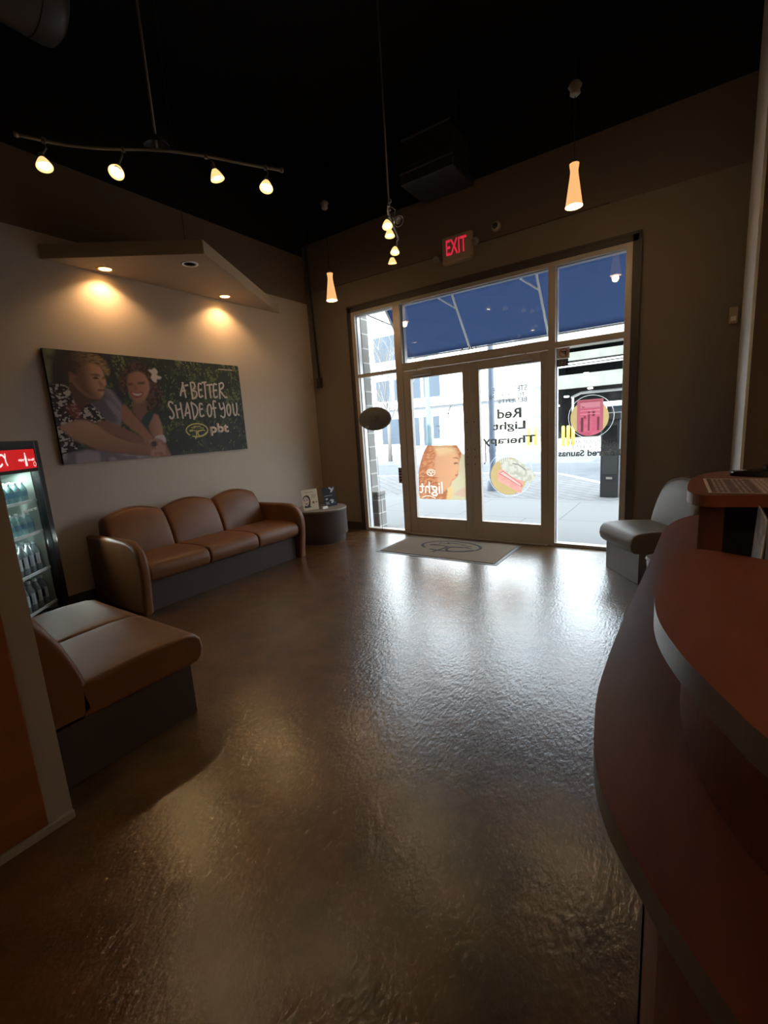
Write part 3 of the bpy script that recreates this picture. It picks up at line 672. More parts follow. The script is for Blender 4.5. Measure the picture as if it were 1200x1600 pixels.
def dark_shapes(w, h):
    out = []
    def blob(pts, z=0.0005, n=4):
        bm = B(); q = smooth_poly([(x*w, y*h) for x, y in pts], n); bm.faces.new([bm.verts.new((x, y, z)) for x, y in q]); return bm
    a = B(); merge(a, blob([(0.5, 0.95), (0.62, 0.98), (0.75, 0.9), (0.92, 0.97), (0.85, 0.82), (0.72, 0.72), (0.6, 0.72), (0.66, 0.84)]))
    merge(a, blob([(0.15, 0.42), (0.3, 0.44), (0.32, 0.37), (0.18, 0.35)])); merge(a, blob([(0.45, 0.3), (0.6, 0.36), (0.78, 0.3), (0.7, 0.16), (0.52, 0.16), (0.58, 0.25)]))
    out.append(('print_flower', a, m_greyink))
    b = B()
    for x, y, ww in ((0.1, 0.55, .62), (0.12, .22, .28), (0.12, .17, .24), (.12, .12, .3), (.8, .15, .1)): merge(b, blob([(x, y), (x+ww, y), (x+ww, y+.02), (x, y+.02)], 0.0006, 1))
    out.append(('print_lines', b, m_greyink)); return out
sign_holder((0.560, -1.030), (0.648, -0.825), 0.275, 0.16, 'cream counter card with a woman\'s face on the drum side table', m_cardA, face_shapes)
sign_holder((0.655, -0.715), (0.705, -0.515), 0.265, 0.16, 'dark charcoal counter card at the far edge of the drum side table', m_cardB, dark_shapes)
bm = B(); box(bm, (-0.018, -0.04, 0), (0.018, 0.04, 0.03), 0.002); o = link('card_stack', bm, mat('white_card', (0.75, 0.74, 0.72), 0.6), loc=(0.725, -0.80, 0.4505)); o.rotation_euler = (0, 0, -0.25)
tag(o, 'small stack of white business cards on the drum side table', 'cards')

# ================================================================== FRIDGE
W_, D_, H_ = 0.62, 0.50, 1.535
t = thing('beverage_fridge', 'black glass-door drinks fridge at the left edge with a lit red header', 'fridge', (0.47, -3.816, 0), math.atan2(0.743, -0.669))
FR = t
bm = B(); x0, x1 = -W_, 0
box(bm, (x0, 0.03, 0.0), (x0+0.03, D_, H_)); box(bm, (x1-0.03, 0.03, 0.0), (x1, D_, H_)); box(bm, (x0, D_-0.02, 0), (x1, D_, H_)); box(bm, (x0, 0.03, H_-0.03), (x1, D_, H_)); box(bm, (x0, 0.03, 0), (x1, D_, 0.16)); box(bm, (x0, 0.03, 1.30), (x1, 0.10, H_))
part('cabinet', bm, m_black, t)
bm = B(); li = mat('fridge_liner', (0.55, 0.60, 0.56), 0.5)
box(bm, (x0+0.03, D_-0.03, 0.16), (x1-0.03, D_-0.02, 1.32)); box(bm, (x0+0.03, 0.06, 0.16), (x0+0.035, D_-.03, 1.32)); box(bm, (x1-0.035, 0.06, 0.16), (x1-0.03, D_-.03, 1.32)); box(bm, (x0+.03, 0.1, 1.30), (x1-.03, D_-.03, 1.305))
part('liner', bm, li, t)
bm = B(); fw = 0.062
box(bm, (x0, -0.02, 0.10), (x0+fw, 0.025, H_), 0.006); box(bm, (x1-fw, -0.02, 0.10), (x1, 0.025, H_), 0.006); box(bm, (x0+fw, -0.02, 1.47), (x1-fw, 0.025, H_), 0.006); box(bm, (x0+fw, -0.02, 0.10), (x1-fw, 0.025, 0.19), 0.006); box(bm, (x0+fw, -0.018, 1.30), (x1-fw, 0.022, 1.325))
dr = part('door_frame', bm, m_black, t)
bm = B(); box(bm, (x0+fw, 0.0, 0.19), (x1-fw, 0.005, 1.30)); part('glass', bm, m_glass, dr)
bm = B(); tube(bm, [(x0+0.03, -0.02, 0.7), (x0+0.03, -0.06, 0.72), (x0+0.03, -0.06, 1.0), (x0+0.03, -0.02, 1.02)], 0.008); part('handle', bm, m_black, dr, smooth=True)
bm = B(); box(bm, (x0+fw, -0.012, 1.325), (x1-fw, 0.0, 1.47)); part('header_sign', bm, mat('red_backlit_sign', (0.5, 0.01, 0.01), 0.4, emit=(0.75, 0.006, 0.010), estr=0.22), t, 'backlit red header')
m_sgw = mat('backlit_white', (0.9, 0.9, 0.9), 0.4, emit=(1, 0.93, 0.9), estr=0.3)
bm = text_bm('enjoy', 0.066, 0.026, 0.02); xf(bm, frame('room', (x1-0.235, -0.0125, 1.392))); part('lettering', bm, m_sgw, t)
bm = text_bm('ice-cold', 0.075, 0.020, 0.02); xf(bm, frame('room', (x1-0.118, -0.0125, 1.392))); part('lettering', bm, m_sgw, t)
bm = B(); lathe(bm, [(0, -0.05), (0.0125, -0.05), (0.0135, -0.03), (0.010, -0.012), (0.013, 0.004), (0.008, 0.026), (0.0055, 0.038), (0.0065, 0.05), (0, 0.05)], 14); xf(bm, Matrix.Diagonal((1, .06, 1, 1))); xf(bm, Matrix.Translation((x1-0.182, -0.0125, 1.395))); part('bottle_emblem', bm, m_sgw, t)
bm = B(); xr = x1-0.30   # script wave at the left of the header
ribbon(bm, [(0.05, 0.02), (0.02, 0.045), (-0.02, 0.03), (-0.045, -0.01), (-0.02, -0.035), (0.01, -0.02)], 0.014); ribbon(bm, [(0.055, 0.05), (0.05, 0.0), (0.062, -0.03)], 0.012); ribbon(bm, [(-0.16, 0.03), (-0.12, 0.0), (-0.09, -0.03), (-0.06, 0.0)], 0.014)
xf(bm, frame('room', (xr-0.155, -0.0125, 1.395))); part('script_lettering', bm, m_sgw, t)
bm = B(); ribbon(bm, [(0.016*math.cos(a), 0.016*math.sin(a)) for a in [k*PI/8 for k in range(17)]], 0.004, smooth=False); xf(bm, frame('room', (x1-0.082, -0.0126, 1.355))); part('seal_emblem', bm, m_sgw, t)
bm = text_bm('DRINKS ARE NOT FREE', 0.17, 0.020, 0.02); xf(bm, frame('room', (x1-0.24, -0.0215+0.02, 1.015))); part('glass_lettering', bm, m_white, t)
shz = (1.07, 0.82, 0.515, 0.227)
for z in shz:
    bm = B(); box(bm, (x0+0.036, 0.05, z-0.012), (x1-0.036, 0.062, z+0.012), 0.003)
    for k in range(9): cyl(bm, (x0+0.036, 0.09+k*.045, z-.004), (x1-0.036, 0.09+k*.045, z-.004), 0.002, seg=6, caps=False)
    part('shelf', bm, m_white_metal, t)
ld = bpy.data.lights.new('fridge_light', 'AREA'); ld.shape = 'RECTANGLE'; ld.size = 0.45; ld.size_y = 0.05; ld.energy = 0.9; ld.color = (0.85, 1.0, 0.92)
lo = bpy.data.objects.new('fridge_light', ld); COL.objects.link(lo); lo.parent = t; lo.location = (-W_/2, 0.14, 1.29); lo.rotation_euler = (-0.25, 0, 0)
ld = bpy.data.lights.new('fridge_light', 'AREA'); ld.shape = 'RECTANGLE'; ld.size = 0.03; ld.size_y = 1.0; ld.energy = 0.8; ld.color = (0.85, 1.0, 0.92)
lo = bpy.data.objects.new('fridge_light', ld); COL.objects.link(lo); lo.parent = t; lo.location = (x1-0.05, 0.055, 0.72); lo.rotation_euler = (0, math.radians(90), math.radians(60))
# bottles
m_water = mat('pale_blue_water_bottle', (0.30, 0.50, 0.52), 0.12, spec=0.6); m_cl = mat('clear_bottle_plastic', (0.26, 0.31, 0.33), 0.12, spec=0.6)
m_lab1 = mat('blue_wrap_label', (0.13, 0.33, 0.45), 0.5); m_lab2 = mat('navy_label', (0.02, 0.03, 0.13), 0.4); m_lab3 = mat('white_label', (0.7, 0.72, 0.75), 0.5)
def bottle_proto(name, kind):
    o = bpy.data.objects.new(name, None); COL.objects.link(o)
    if kind == 'water': h, r, mb, ml = 0.155, 0.031, m_water, m_lab1
    else: h, r, mb, ml = 0.235, 0.033, m_cl, m_lab2
    bm = B(); lathe(bm, [(0, 0), (r*.85, 0), (r, .008), (r, h*.58), (r*.9, h*.68), (r*.55, h*.82), (r*.38, h*.88), (r*.38, h*.93)], 14); part('body', bm, mb, o, smooth=True)
    bm = B(); lathe(bm, [(r*1.015, h*.28), (r*1.015, h*.55)], 14); part('label_wrap', bm, ml, o, smooth=True)
    if kind != 'water':
        bm = B(); lathe(bm, [(r*1.03, h*.22), (r*1.03, h*.60)], 14)
        for f in [f for f in bm.faces if f.calc_center_median().x < r*0.93]: bm.faces.remove(f)
        part('label_stripe', bm, m_lab3, o)
    bm = B(); lathe(bm, [(r*.44, h*.91), (r*.44, h), (0, h)], 12); part('cap', bm, m_white if kind == 'water' else m_lab3, o, smooth=True)
    return o
def copy_tree(o):
    c = o.copy(); COL.objects.link(c)
    for ch in list(o.children):
        k = ch.copy(); COL.objects.link(k); k.parent = c
    return c
protos = {'water': bottle_proto('water_bottle', 'water'), 'sport': bottle_proto('drink_bottle', 'sport')}
FM = Matrix.Translation(FR.location) @ Matrix.Rotation(FR.rotation_euler.z, 4, 'Z')
used = {'water': False, 'sport': False}
for si, z in enumerate(shz):
    kind = 'water' if si < 2 else 'sport'
    sn = ('top', 'second', 'third', 'bottom')[si]
    for row in range(2):
        for c in range(6):
            o = protos[kind] if not used[kind] else copy_tree(protos[kind]); used[kind] = True
            o.location = FM @ Vector((-0.095-c*0.078, 0.11+row*0.085, z+0.001)); o.rotation_euler = (0, 0, random.uniform(0, 6.28) if kind == 'water' else FR.rotation_euler.z-PI/2-0.35+random.uniform(-.3, .3))
            pos = ('first', 'second', 'third', 'fourth', 'fifth', 'sixth')[c]
            lab = '%s, %s row of the %s fridge shelf, %s from right' % ('pale blue water bottle' if kind == 'water' else 'navy-labelled drink bottle', ('front', 'back')[row], sn, pos)
            tag(o, lab, 'bottle', '%s row bottles on the %s shelf of the fridge' % (('front', 'back')[row], sn))

# ================================================================== RECEPTION COUNTER
t = thing('reception_counter', 'curved cherry wood reception counter in tiers at the right', 'counter', (4.8, -4.0, 0))
def cp(pts): return [(x-4.8, y+4.0) for x, y in pts]
LOW = [(4.95,-2.20),(4.86,-2.225),(4.81,-2.265),(4.755,-2.341),(4.702,-2.512),(4.679,-2.645),(4.669,-2.79),(4.658,-3.16),(4.645,-3.54),(4.633,-3.9),(4.629,-4.08),(4.631,-4.284),(4.644,-4.412),(4.663,-4.518),(4.69,-4.596),(4.718,-4.647),(4.745,-4.688),(4.768,-4.724),(4.788,-4.751),(4.817,-4.788),(4.858,-4.834),(4.95,-4.92),(5.1,-5.01),(5.4,-5.10)]
def slab(bm, outline, z0, z1, side=1):
    fs = prism(bm, cp(outline), z0, z1)
    for f in fs[2:]: f.material_index = side
LOWs = smooth_poly(LOW, 4, False)
bm = B(); slab(bm, LOWs + [(5.4, -3.86), (4.90, -3.86), (4.88, -3.0), (4.95, -2.9), (5.4, -2.9), (5.4, -2.2)], 0.819, 0.864); part('lower_ledge', bm, [m_cherry, m_edge], t)
ins = [(x+0.10 if y > -4.6 else x+0.07, y+(0.0 if y > -4.3 else 0.06)) for x, y in LOWs if y < -2.35]
bm = B(); slab(bm, ins + [(5.4, -3.9), (4.90, -3.9), (4.90, -2.5)], 0.0, 0.819, 0); part('front_panel', bm, m_cherry_dk, t)
RIS = smooth_poly([(4.815,-3.90),(4.790,-4.02),(4.779,-4.177),(4.779,-4.293),(4.79,-4.392),(4.815,-4.495),(4.85,-4.578),(4.879,-4.623),(4.96,-4.71),(5.1,-4.80),(5.4,-4.88)], 4, False)
bm = B(); slab(bm, RIS + [(5.4, -3.90)], 0.864, 1.019, 0); part('riser_panel', bm, m_cherry_dk, t)
MID = smooth_poly([(4.943,-3.862),(4.842,-3.812),(4.775,-3.806),(4.748,-3.815),(4.735,-3.845),(4.727,-3.975),(4.724,-4.120),(4.725,-4.240),(4.735,-4.330),(4.755,-4.410),(4.789,-4.503),(4.831,-4.589),(4.863,-4.648),(4.95,-4.76),(5.1,-4.88),(5.4,-5.0)], 4, False)
bm = B(); slab(bm, MID + [(5.4, -3.88)], 1.019, 1.067); part('middle_countertop', bm, [m_cherry, m_edge], t)
TOP = smooth_poly([(5.30,-3.050),(5.011,-3.060),(4.895,-3.083),(4.825,-3.145),(4.784,-3.27),(4.770,-3.398),(4.766,-3.569),(4.772,-3.645),(4.795,-3.690),(4.837,-3.699),(4.951,-3.675),(5.30,-3.62)], 4, False)
bm = B(); slab(bm, TOP, 1.166, 1.20); part('raised_shelf', bm, [m_cherry, m_cherry], t)
bm = B(); prism(bm, cp([(4.800, -3.58), (4.863, -3.58), (4.880, -3.22), (4.814, -3.22)]), 0.864, 1.166); part('support_post', bm, m_cherry_dk, t)
bm = B(); box(bm, (5.22-4.8, -3.58+4, 0.74), (5.26-4.8, -3.2+4, 1.166)); part('support_post', bm, m_cherry_dk, t)
bm = B(); box(bm, (4.905-4.8, -3.9+4, 0.70), (5.4-4.8, -3.1+4, 0.74)); part('inner_desk', bm, mat('dark_desk_laminate', (0.03, 0.018, 0.015), 0.5), t)
bm = B(); box(bm, (4.88-4.8, -3.10+4, 0.0), (5.4-4.8, -3.06+4, 1.166)); part('back_panel', bm, mat('dark_inner_panel', (0.020, 0.012, 0.010), 0.6), t)
bm = B(); box(bm, (4.88-4.8, -3.9+4, 0.0), (4.905-4.8, -3.06+4, 0.864)); part('inner_side_panel', bm, m_cherry_dk, t)
# price sheet
bm = B(); box(bm, (0, -0.165, 0), (0.40, 0.165, 0.0015)); o = link('price_sheet', bm, mat('aubergine_sheet', (0.085, 0.050, 0.062), 0.35), loc=(4.814, -3.505, 1.2005)); o.rotation_euler = (0, 0, 0.03)
tag(o, 'laminated price sheet with rows of text on the raised counter shelf', 'price sheet'); PS = o
bm = B(); box(bm, (0, -0.165, 0.0015), (0.40, -0.158, 0.0018)); box(bm, (0, 0.158, 0.0015), (0.40, 0.165, 0.0018)); box(bm, (0, -0.158, 0.0015), (0.008, 0.158, 0.0018)); part('border', bm, mat('cream_border', (0.75, 0.66, 0.58), 0.4), PS)
bm = B(); rnd = random.Random(4); bl = B()
for c in range(7):
    x = 0.020+c*0.053
    if c in (2, 4, 5): box(bl, (x-0.004, -0.150, 0.0015), (x+0.044, 0.150, 0.0017))
    for rr in range(13):
        y = -0.148+rr*0.0235
        for k in range(3): box(bm, (x+k*0.0125, y, 0.0018), (x+k*0.0125+0.0065, y+rnd.uniform(0.006, 0.016), 0.0020))
part('text_rows', bm, mat('pale_print', (0.70, 0.60, 0.60), 0.4), PS); part('tint_blocks', bl, mat('mauve_print', (0.30, 0.20, 0.21), 0.4), PS)
# card terminal
t = thing('card_terminal', 'glossy black card terminal on the raised counter shelf', 'terminal', (4.89, -3.215, 1.2005), -0.12)
m_gl = mat('gloss_black', (0.008, 0.009, 0.010), 0.08)
bm = B(); prism(bm, smooth_poly([(0.0, -0.02), (0.05, -0.05), (0.2, -0.055), (0.34, -0.04), (0.34, 0.05), (0.2, 0.055), (0.05, 0.03)], 4), 0, 0.016)
for v in bm.verts:
    if v.co.z > 0.01: v.co.z += 0.05*v.co.x
part('body', bm, m_gl, t, smooth=True, auto=0.5)
bm = B(); prism(bm, smooth_poly([(0.10, -0.03), (0.26, -0.035), (0.28, 0.03), (0.12, 0.035)], 4), 0.020, 0.036); part('keypad', bm, m_gl, t, smooth=True, auto=0.5)
bm = B(); tube(bm, [(0.004, -0.012, 0.012), (0.02, -0.028, 0.016), (0.06, -0.048, 0.018)], 0.0022); tube(bm, [(0.11, -0.035, 0.030), (0.15, -0.038, 0.040), (0.19, -0.036, 0.038)], 0.003); part('chrome_edge', bm, mat('polished_chrome', (0.8, 0.8, 0.8), 0.12, metal=1.0), t, smooth=True)
# brochure holders
def leaflet(q, lab, m, mf):
    t = thing('leaflet_holder', lab, 'leaflet holder', q[0]); o0 = Vector(q[0])
    a, b, c, d = [Vector(v)-o0 for v in q]; n = (b-a).cross(d-a).normalized()
    bm = B(); vs = [bm.verts.new(v) for v in (a, b, c, d)] + [bm.verts.new(v+n*0.003) for v in (a, b, c, d)]
    for f in ((3, 2, 1, 0), (4, 5, 6, 7), (0, 1, 5, 4), (1, 2, 6, 5), (2, 3, 7, 6), (3, 0, 4, 7)): bm.faces.new([vs[i] for i in f])
    part('leaflet', bm, m, t)
    bm = B(); k = n*0.006; vs = [bm.verts.new(v) for v in (a+k, b+k, c+k*1.0, d+k)]; bm.faces.new(vs); bmesh.ops.solidify(bm, geom=bm.faces[:], thickness=0.001); part('acrylic_front', bm, m_glass, t)
    bm = B(); box(bm, (min(a.x, b.x), min(a.y, b.y), -0.003), (max(a.x, b.x)+.03, max(a.y, b.y), 0.0), 0.001); part('foot', bm, m_glass, t)
m_leaf = mat('grey_printed_leaflet', (0.78, 0.78, 0.78), 0.35, noise=(22, (0.40, 0.40, 0.42), 0.42, 0.6)); 
leaflet([(4.910, -3.83, 0.744), (4.912, -3.70, 0.744), (4.929, -3.70, 1.175), (4.934, -3.83, 1.160)], 'clear holder with a grey leaflet leaning at the counter gap', m_leaf, None)
leaflet([(4.958, -3.72, 0.744), (4.958, -3.62, 0.744), (4.962, -3.62, 1.13), (4.962, -3.72, 1.13)], 'smaller leaflet holder just behind the leaning grey leaflet', m_leaf, None)
# bin
t = thing('waste_bin', 'small pale grey waste bin beside the corner bench', 'bin', (4.62, -1.36, 0))
bm = B(); lathe(bm, [(0, 0.004), (0.085, 0.004), (0.105, 0.33), (0.110, 0.335), (0.110, 0.345), (0.100, 0.345), (0.082, 0.02), (0, 0.02)], 28); part('bucket', bm, mat('pale_grey_plastic', (0.42, 0.43, 0.45), 0.4), t, smooth=True, auto=0.7)
bm = B(); lathe(bm, [(0.106, 0.325), (0.113, 0.335), (0.106, 0.347)], 28); part('rim', bm, mat('pale_grey_rim', (0.5, 0.51, 0.53), 0.4), t, smooth=True)
POLY ={
 'patch':[(-0.001, 1.002), (0.055, 0.999), (0.026, 0.788), (0.012, 0.677), (-0.005, 0.675)],
 'trunk':[(0.055, 1.002), (0.234, 1.007), (0.217, 0.917), (0.079, 0.814), (0.072, 0.671), (0.014, 0.677)],
 'pole':[(0.244, 1.007), (0.27, 1.003), (0.281, 0.819), (0.3, 0.643), (0.303, 0.554), (0.287, 0.553), (0.271, 0.619), (0.258, 0.795)],
 'mhair':[(0.066, 0.842), (0.08, 0.925), (0.107, 0.98), (0.166, 1.012), (0.212, 0.979), (0.248, 0.922), (0.258, 0.848), (0.245, 0.793), (0.223, 0.865), (0.186, 0.901), (0.16, 0.887), (0.13, 0.81), (0.109, 0.788), (0.088, 0.81), (0.073, 0.712), (0.063, 0.751)],
 'mface':[(0.087, 0.764), (0.122, 0.83), (0.166, 0.904), (0.201, 0.909), (0.224, 0.854), (0.231, 0.786), (0.233, 0.721), (0.226, 0.699), (0.22, 0.671), (0.214, 0.627), (0.195, 0.581), (0.164, 0.58), (0.133, 0.613), (0.108, 0.663), (0.094, 0.714)],
 'mshade':[(0.087, 0.764), (0.122, 0.83), (0.159, 0.877), (0.158, 0.803), (0.159, 0.699), (0.178, 0.625), (0.195, 0.581), (0.164, 0.58), (0.133, 0.613), (0.108, 0.663), (0.094, 0.714)],
 'ear':[(0.081, 0.812), (0.098, 0.825), (0.112, 0.793), (0.106, 0.746), (0.094, 0.719), (0.082, 0.739)],
 'neck':[(0.087, 0.713), (0.113, 0.664), (0.159, 0.577), (0.145, 0.528), (0.107, 0.471), (0.088, 0.527), (0.073, 0.63)],
 'shirt':[(-0.005, 0.681), (0.065, 0.691), (0.084, 0.569), (0.099, 0.46), (0.136, 0.534), (0.167, 0.497), (0.204, 0.376), (0.161, 0.356), (0.109, 0.386), (0.027, 0.348), (0.028, 0.281), (0.061, 0.204), (0.065, 0.108), (-0.003, 0.092), (-0.001, 0.386), (-0.003, 0.567)],
 'gshirt':[(0.22, 0.677), (0.258, 0.662), (0.277, 0.598), (0.291, 0.53), (0.262, 0.305), (0.221, 0.337), (0.194, 0.387), (0.167, 0.486), (0.151, 0.539), (0.189, 0.578), (0.213, 0.616)],
 'arm2':[(0.162, 0.362), (0.204, 0.376), (0.304, 0.28), (0.377, 0.179), (0.412, 0.162), (0.395, 0.099), (0.35, 0.134), (0.265, 0.208), (0.196, 0.277)],
 'arm1':[(0.012, 0.339), (0.061, 0.377), (0.115, 0.39), (0.16, 0.345), (0.214, 0.253), (0.295, 0.176), (0.407, 0.103), (0.419, 0.016), (0.365, 0.024), (0.253, 0.061), (0.161, 0.104), (0.105, 0.16), (0.061, 0.209), (0.026, 0.286)],
 'cloth':[(-0.002, 0.076), (0.068, 0.117), (0.137, 0.118), (0.253, 0.061), (0.388, 0.015), (0.386, -0.009), (0.193, -0.014), (-0.001, -0.023)],
 'whair':[(0.303, 0.788), (0.344, 0.921), (0.397, 0.952), (0.447, 0.908), (0.481, 0.843), (0.481, 0.725), (0.504, 0.655), (0.485, 0.533), (0.462, 0.485), (0.424, 0.474), (0.408, 0.532), (0.432, 0.686), (0.426, 0.801), (0.373, 0.864), (0.347, 0.815), (0.329, 0.735), (0.326, 0.667), (0.301, 0.655), (0.295, 0.732)],
 'wface':[(0.33, 0.747), (0.348, 0.827), (0.395, 0.855), (0.427, 0.813), (0.439, 0.721), (0.421, 0.626), (0.396, 0.568), (0.371, 0.546), (0.349, 0.561), (0.332, 0.634)],
 'wneck':[(0.349, 0.561), (0.409, 0.579), (0.406, 0.485), (0.43, 0.432), (0.384, 0.344), (0.349, 0.416), (0.335, 0.485)],
 'smile':[(0.345, 0.648), (0.367, 0.645), (0.395, 0.646), (0.383, 0.617), (0.359, 0.614)],
 'dress':[(0.368, 0.369), (0.411, 0.462), (0.437, 0.437), (0.416, 0.367), (0.386, 0.296)],
 'warm':[(0.427, 0.432), (0.457, 0.426), (0.469, 0.34), (0.469, 0.217), (0.426, 0.185), (0.403, 0.284), (0.407, 0.367)],
 'fore':[(0.29, 0.52), (0.311, 0.508), (0.353, 0.392), (0.386, 0.296), (0.417, 0.18), (0.376, 0.167), (0.347, 0.241), (0.306, 0.314), (0.278, 0.373), (0.279, 0.452)],
 'cuff':[(0.428, 0.204), (0.47, 0.224), (0.483, 0.167), (0.472, 0.131), (0.43, 0.149)],
 'hands':[(0.373, 0.167), (0.439, 0.19), (0.473, 0.143), (0.487, 0.067), (0.495, -0.01), (0.448, -0.017), (0.394, 0.014), (0.394, 0.093)],
 'handd':[(0.402, 0.152), (0.427, 0.161), (0.427, 0.113), (0.405, 0.11)],
 'flower':[(0.444, 0.876), (0.463, 0.886), (0.479, 0.901), (0.492, 0.868), (0.486, 0.832), (0.507, 0.816), (0.499, 0.792), (0.483, 0.791), (0.477, 0.757), (0.46, 0.77), (0.452, 0.804), (0.459, 0.841)],
 'brow1':[(0.173, 0.805), (0.203, 0.809), (0.211, 0.789), (0.181, 0.788)],
 'brow2':[(0.221, 0.779), (0.233, 0.792), (0.234, 0.775), (0.222, 0.763)],
 'weye1':[(0.337, 0.734), (0.355, 0.737), (0.353, 0.723), (0.337, 0.72)],
 'weye2':[(0.384, 0.75), (0.414, 0.756), (0.414, 0.738), (0.384, 0.733)],
 'lip':[(0.192, 0.669), (0.22, 0.673), (0.221, 0.659), (0.195, 0.651)],
 'nosew':[(0.362, 0.721), (0.371, 0.721), (0.371, 0.682), (0.356, 0.678)],
}
LETTERS = [[(1.251, 0.646), (1.281, 0.723), (1.302, 0.786)], [(1.295, 0.784), (1.307, 0.706), (1.314, 0.628)], [(1.264, 0.692), (1.316, 0.702)], [(1.325, 0.755), (1.357, 0.762)], [(1.394, 0.789), (1.395, 0.7), (1.397, 0.612)], [(1.394, 0.789), (1.435, 0.79), (1.446, 0.755), (1.423, 0.719), (1.401, 0.705), (1.45, 0.693), (1.455, 0.657), (1.434, 0.626), (1.397, 0.616)], [(1.531, 0.781), (1.493, 0.775), (1.488, 0.64), (1.531, 0.648)], [(1.494, 0.712), (1.526, 0.718)], [(1.544, 0.797), (1.598, 0.805)], [(1.575, 0.797), (1.572, 0.706), (1.567, 0.619)], [(1.603, 0.772), (1.675, 0.781)], [(1.638, 0.774), (1.636, 0.708), (1.635, 0.63)], [(1.736, 0.785), (1.696, 0.779), (1.686, 0.64), (1.731, 0.647)], [(1.694, 0.714), (1.731, 0.72)], [(1.776, 0.792), (1.761, 0.623)], [(1.772, 0.791), (1.818, 0.807), (1.834, 0.78), (1.814, 0.746), (1.776, 0.722), (1.813, 0.666), (1.838, 0.638), (1.863, 0.639)], [(1.145, 0.56), (1.125, 0.577), (1.1, 0.564), (1.099, 0.53), (1.128, 0.479), (1.14, 0.435), (1.12, 0.401), (1.097, 0.401), (1.089, 0.419)], [(1.175, 0.539), (1.182, 0.404)], [(1.236, 0.565), (1.244, 0.399)], [(1.181, 0.487), (1.241, 0.504)], [(1.273, 0.425), (1.3, 0.504), (1.319, 0.566)], [(1.319, 0.566), (1.332, 0.487), (1.333, 0.397)], [(1.282, 0.451), (1.328, 0.46)], [(1.369, 0.567), (1.376, 0.478), (1.378, 0.383)], [(1.37, 0.571), (1.421, 0.54), (1.44, 0.495), (1.426, 0.441), (1.379, 0.388)], [(1.506, 0.555), (1.474, 0.55), (1.467, 0.423), (1.513, 0.427)], [(1.476, 0.495), (1.503, 0.5)], [(1.601, 0.551), (1.575, 0.523), (1.565, 0.458), (1.581, 0.417), (1.603, 0.421), (1.621, 0.467), (1.62, 0.532), (1.601, 0.551)], [(1.694, 0.584), (1.671, 0.593), (1.657, 0.56), (1.662, 0.486), (1.66, 0.401)], [(1.621, 0.504), (1.688, 0.512)], [(1.741, 0.566), (1.746, 0.523), (1.759, 0.495), (1.79, 0.514)], [(1.799, 0.571), (1.81, 0.495), (1.799, 0.418), (1.773, 0.4), (1.742, 0.419)], [(1.871, 0.553), (1.847, 0.533), (1.841, 0.466), (1.857, 0.423), (1.877, 0.432), (1.894, 0.485), (1.887, 0.543), (1.871, 0.553)], [(1.937, 0.558), (1.937, 0.475), (1.947, 0.426), (1.972, 0.431), (1.99, 0.485), (1.993, 0.568)], [(2.002, 0.431), (2.01, 0.43)]]
# ================================================================== WALL POSTER
PW, PH = 2.086, 1.022
t = thing('wall_poster', 'wide printed canvas of a smiling couple with cream lettering on the left wall', 'poster', (0.0, -3.485, 1.313))
bm = B(); box(bm, (0.0, 0, 0), (0.035, PW, PH), 0.002); part('canvas_board', bm, mat('dark_canvas_edge', (0.03, 0.028, 0.026), 0.7), t)
R = Raster(PW, PH, 660, 324, (0.022, 0.030, 0.022))
x, y = R.x, R.y
# hedge: leaf blobs
f1 = vnoise(x, y, 9, 1); f2 = vnoise(x+0.3*y, y*0.6, 34, 2); f3 = vnoise(x, y, 70, 3); lf = np.clip((f2*0.6+f3*0.4-0.46)*5, 0, 1)*np.clip(f1*1.8-0.45, 0, 1)
R.c = R.c*(1-lf[:, None]) + np.array((0.125, 0.150, 0.055))[None, :]*lf[:, None]
lf2 = np.clip((f3-0.72)*6, 0, 1)*np.clip(f1*1.6-0.5, 0, 1); R.c = R.c*(1-lf2[:, None]*.6) + np.array((0.24, 0.26, 0.10))[None, :]*lf2[:, None]*.6
lowr = np.clip((x-1.0)*2, 0, 1)*np.clip((0.55-y)*3, 0, 1); R.c = R.c*(1-0.72*lowr[:, None]) + np.array((0.028, 0.030, 0.034))[None, :]*0.72*lowr[:, None]
rl = random.Random(11)
for k in range(420):       # single leaves catching the light
    a, b = rl.uniform(0.45, PW), rl.uniform(0.0, PH)
    if a > 1.0 and b < 0.62 and rl.random() < 0.6 and not (a > 1.85): continue
    an = rl.gauss(1.4, 0.6); ll = rl.uniform(0.02, 0.045); g = rl.uniform(0.4, 1.0)
    mk = (abs(R.x-a) < 0.06) & (abs(R.y-b) < 0.06)
    x1, y1 = a+ll*math.cos(an), b+ll*math.sin(an); dx, dy = x1-a, y1-b
    tt = np.clip(((R.x[mk]-a)*dx+(R.y[mk]-b)*dy)/(dx*dx+dy*dy), 0, 1); dd = np.hypot(R.x[mk]-a-tt*dx, R.y[mk]-b-tt*dy)
    al = np.clip((0.007*np.sin(np.clip(tt, .08, .95)*PI)-dd)/0.004+0.5, 0, 1)[:, None]
    R.c[mk] = R.c[mk]*(1-al)+np.array((0.17*g, 0.20*g, 0.075*g))[None, :]*al
P = {k: [(a*PW, b*PH) for a, b in v] for k, v in POLY.items()}
sk, skd, skl = (0.27, 0.115, 0.070), (0.085, 0.036, 0.025), (0.52, 0.30, 0.19)
nz = lambda s, sd, lo=0.0, g=1.0: (lambda a, b: np.clip((vnoise(a, b, s, sd)-0.5)*g+0.5+lo, 0, 1))
gradx = lambda a0, a1: (lambda a, b: np.clip((a/PW-a0)/(a1-a0), 0, 1))
R.fill(P['patch'], (0.16, 0.17, 0.09), 0.02, col2=(0.08, 0.09, 0.05), nf=nz(20, 5, 0, 2))
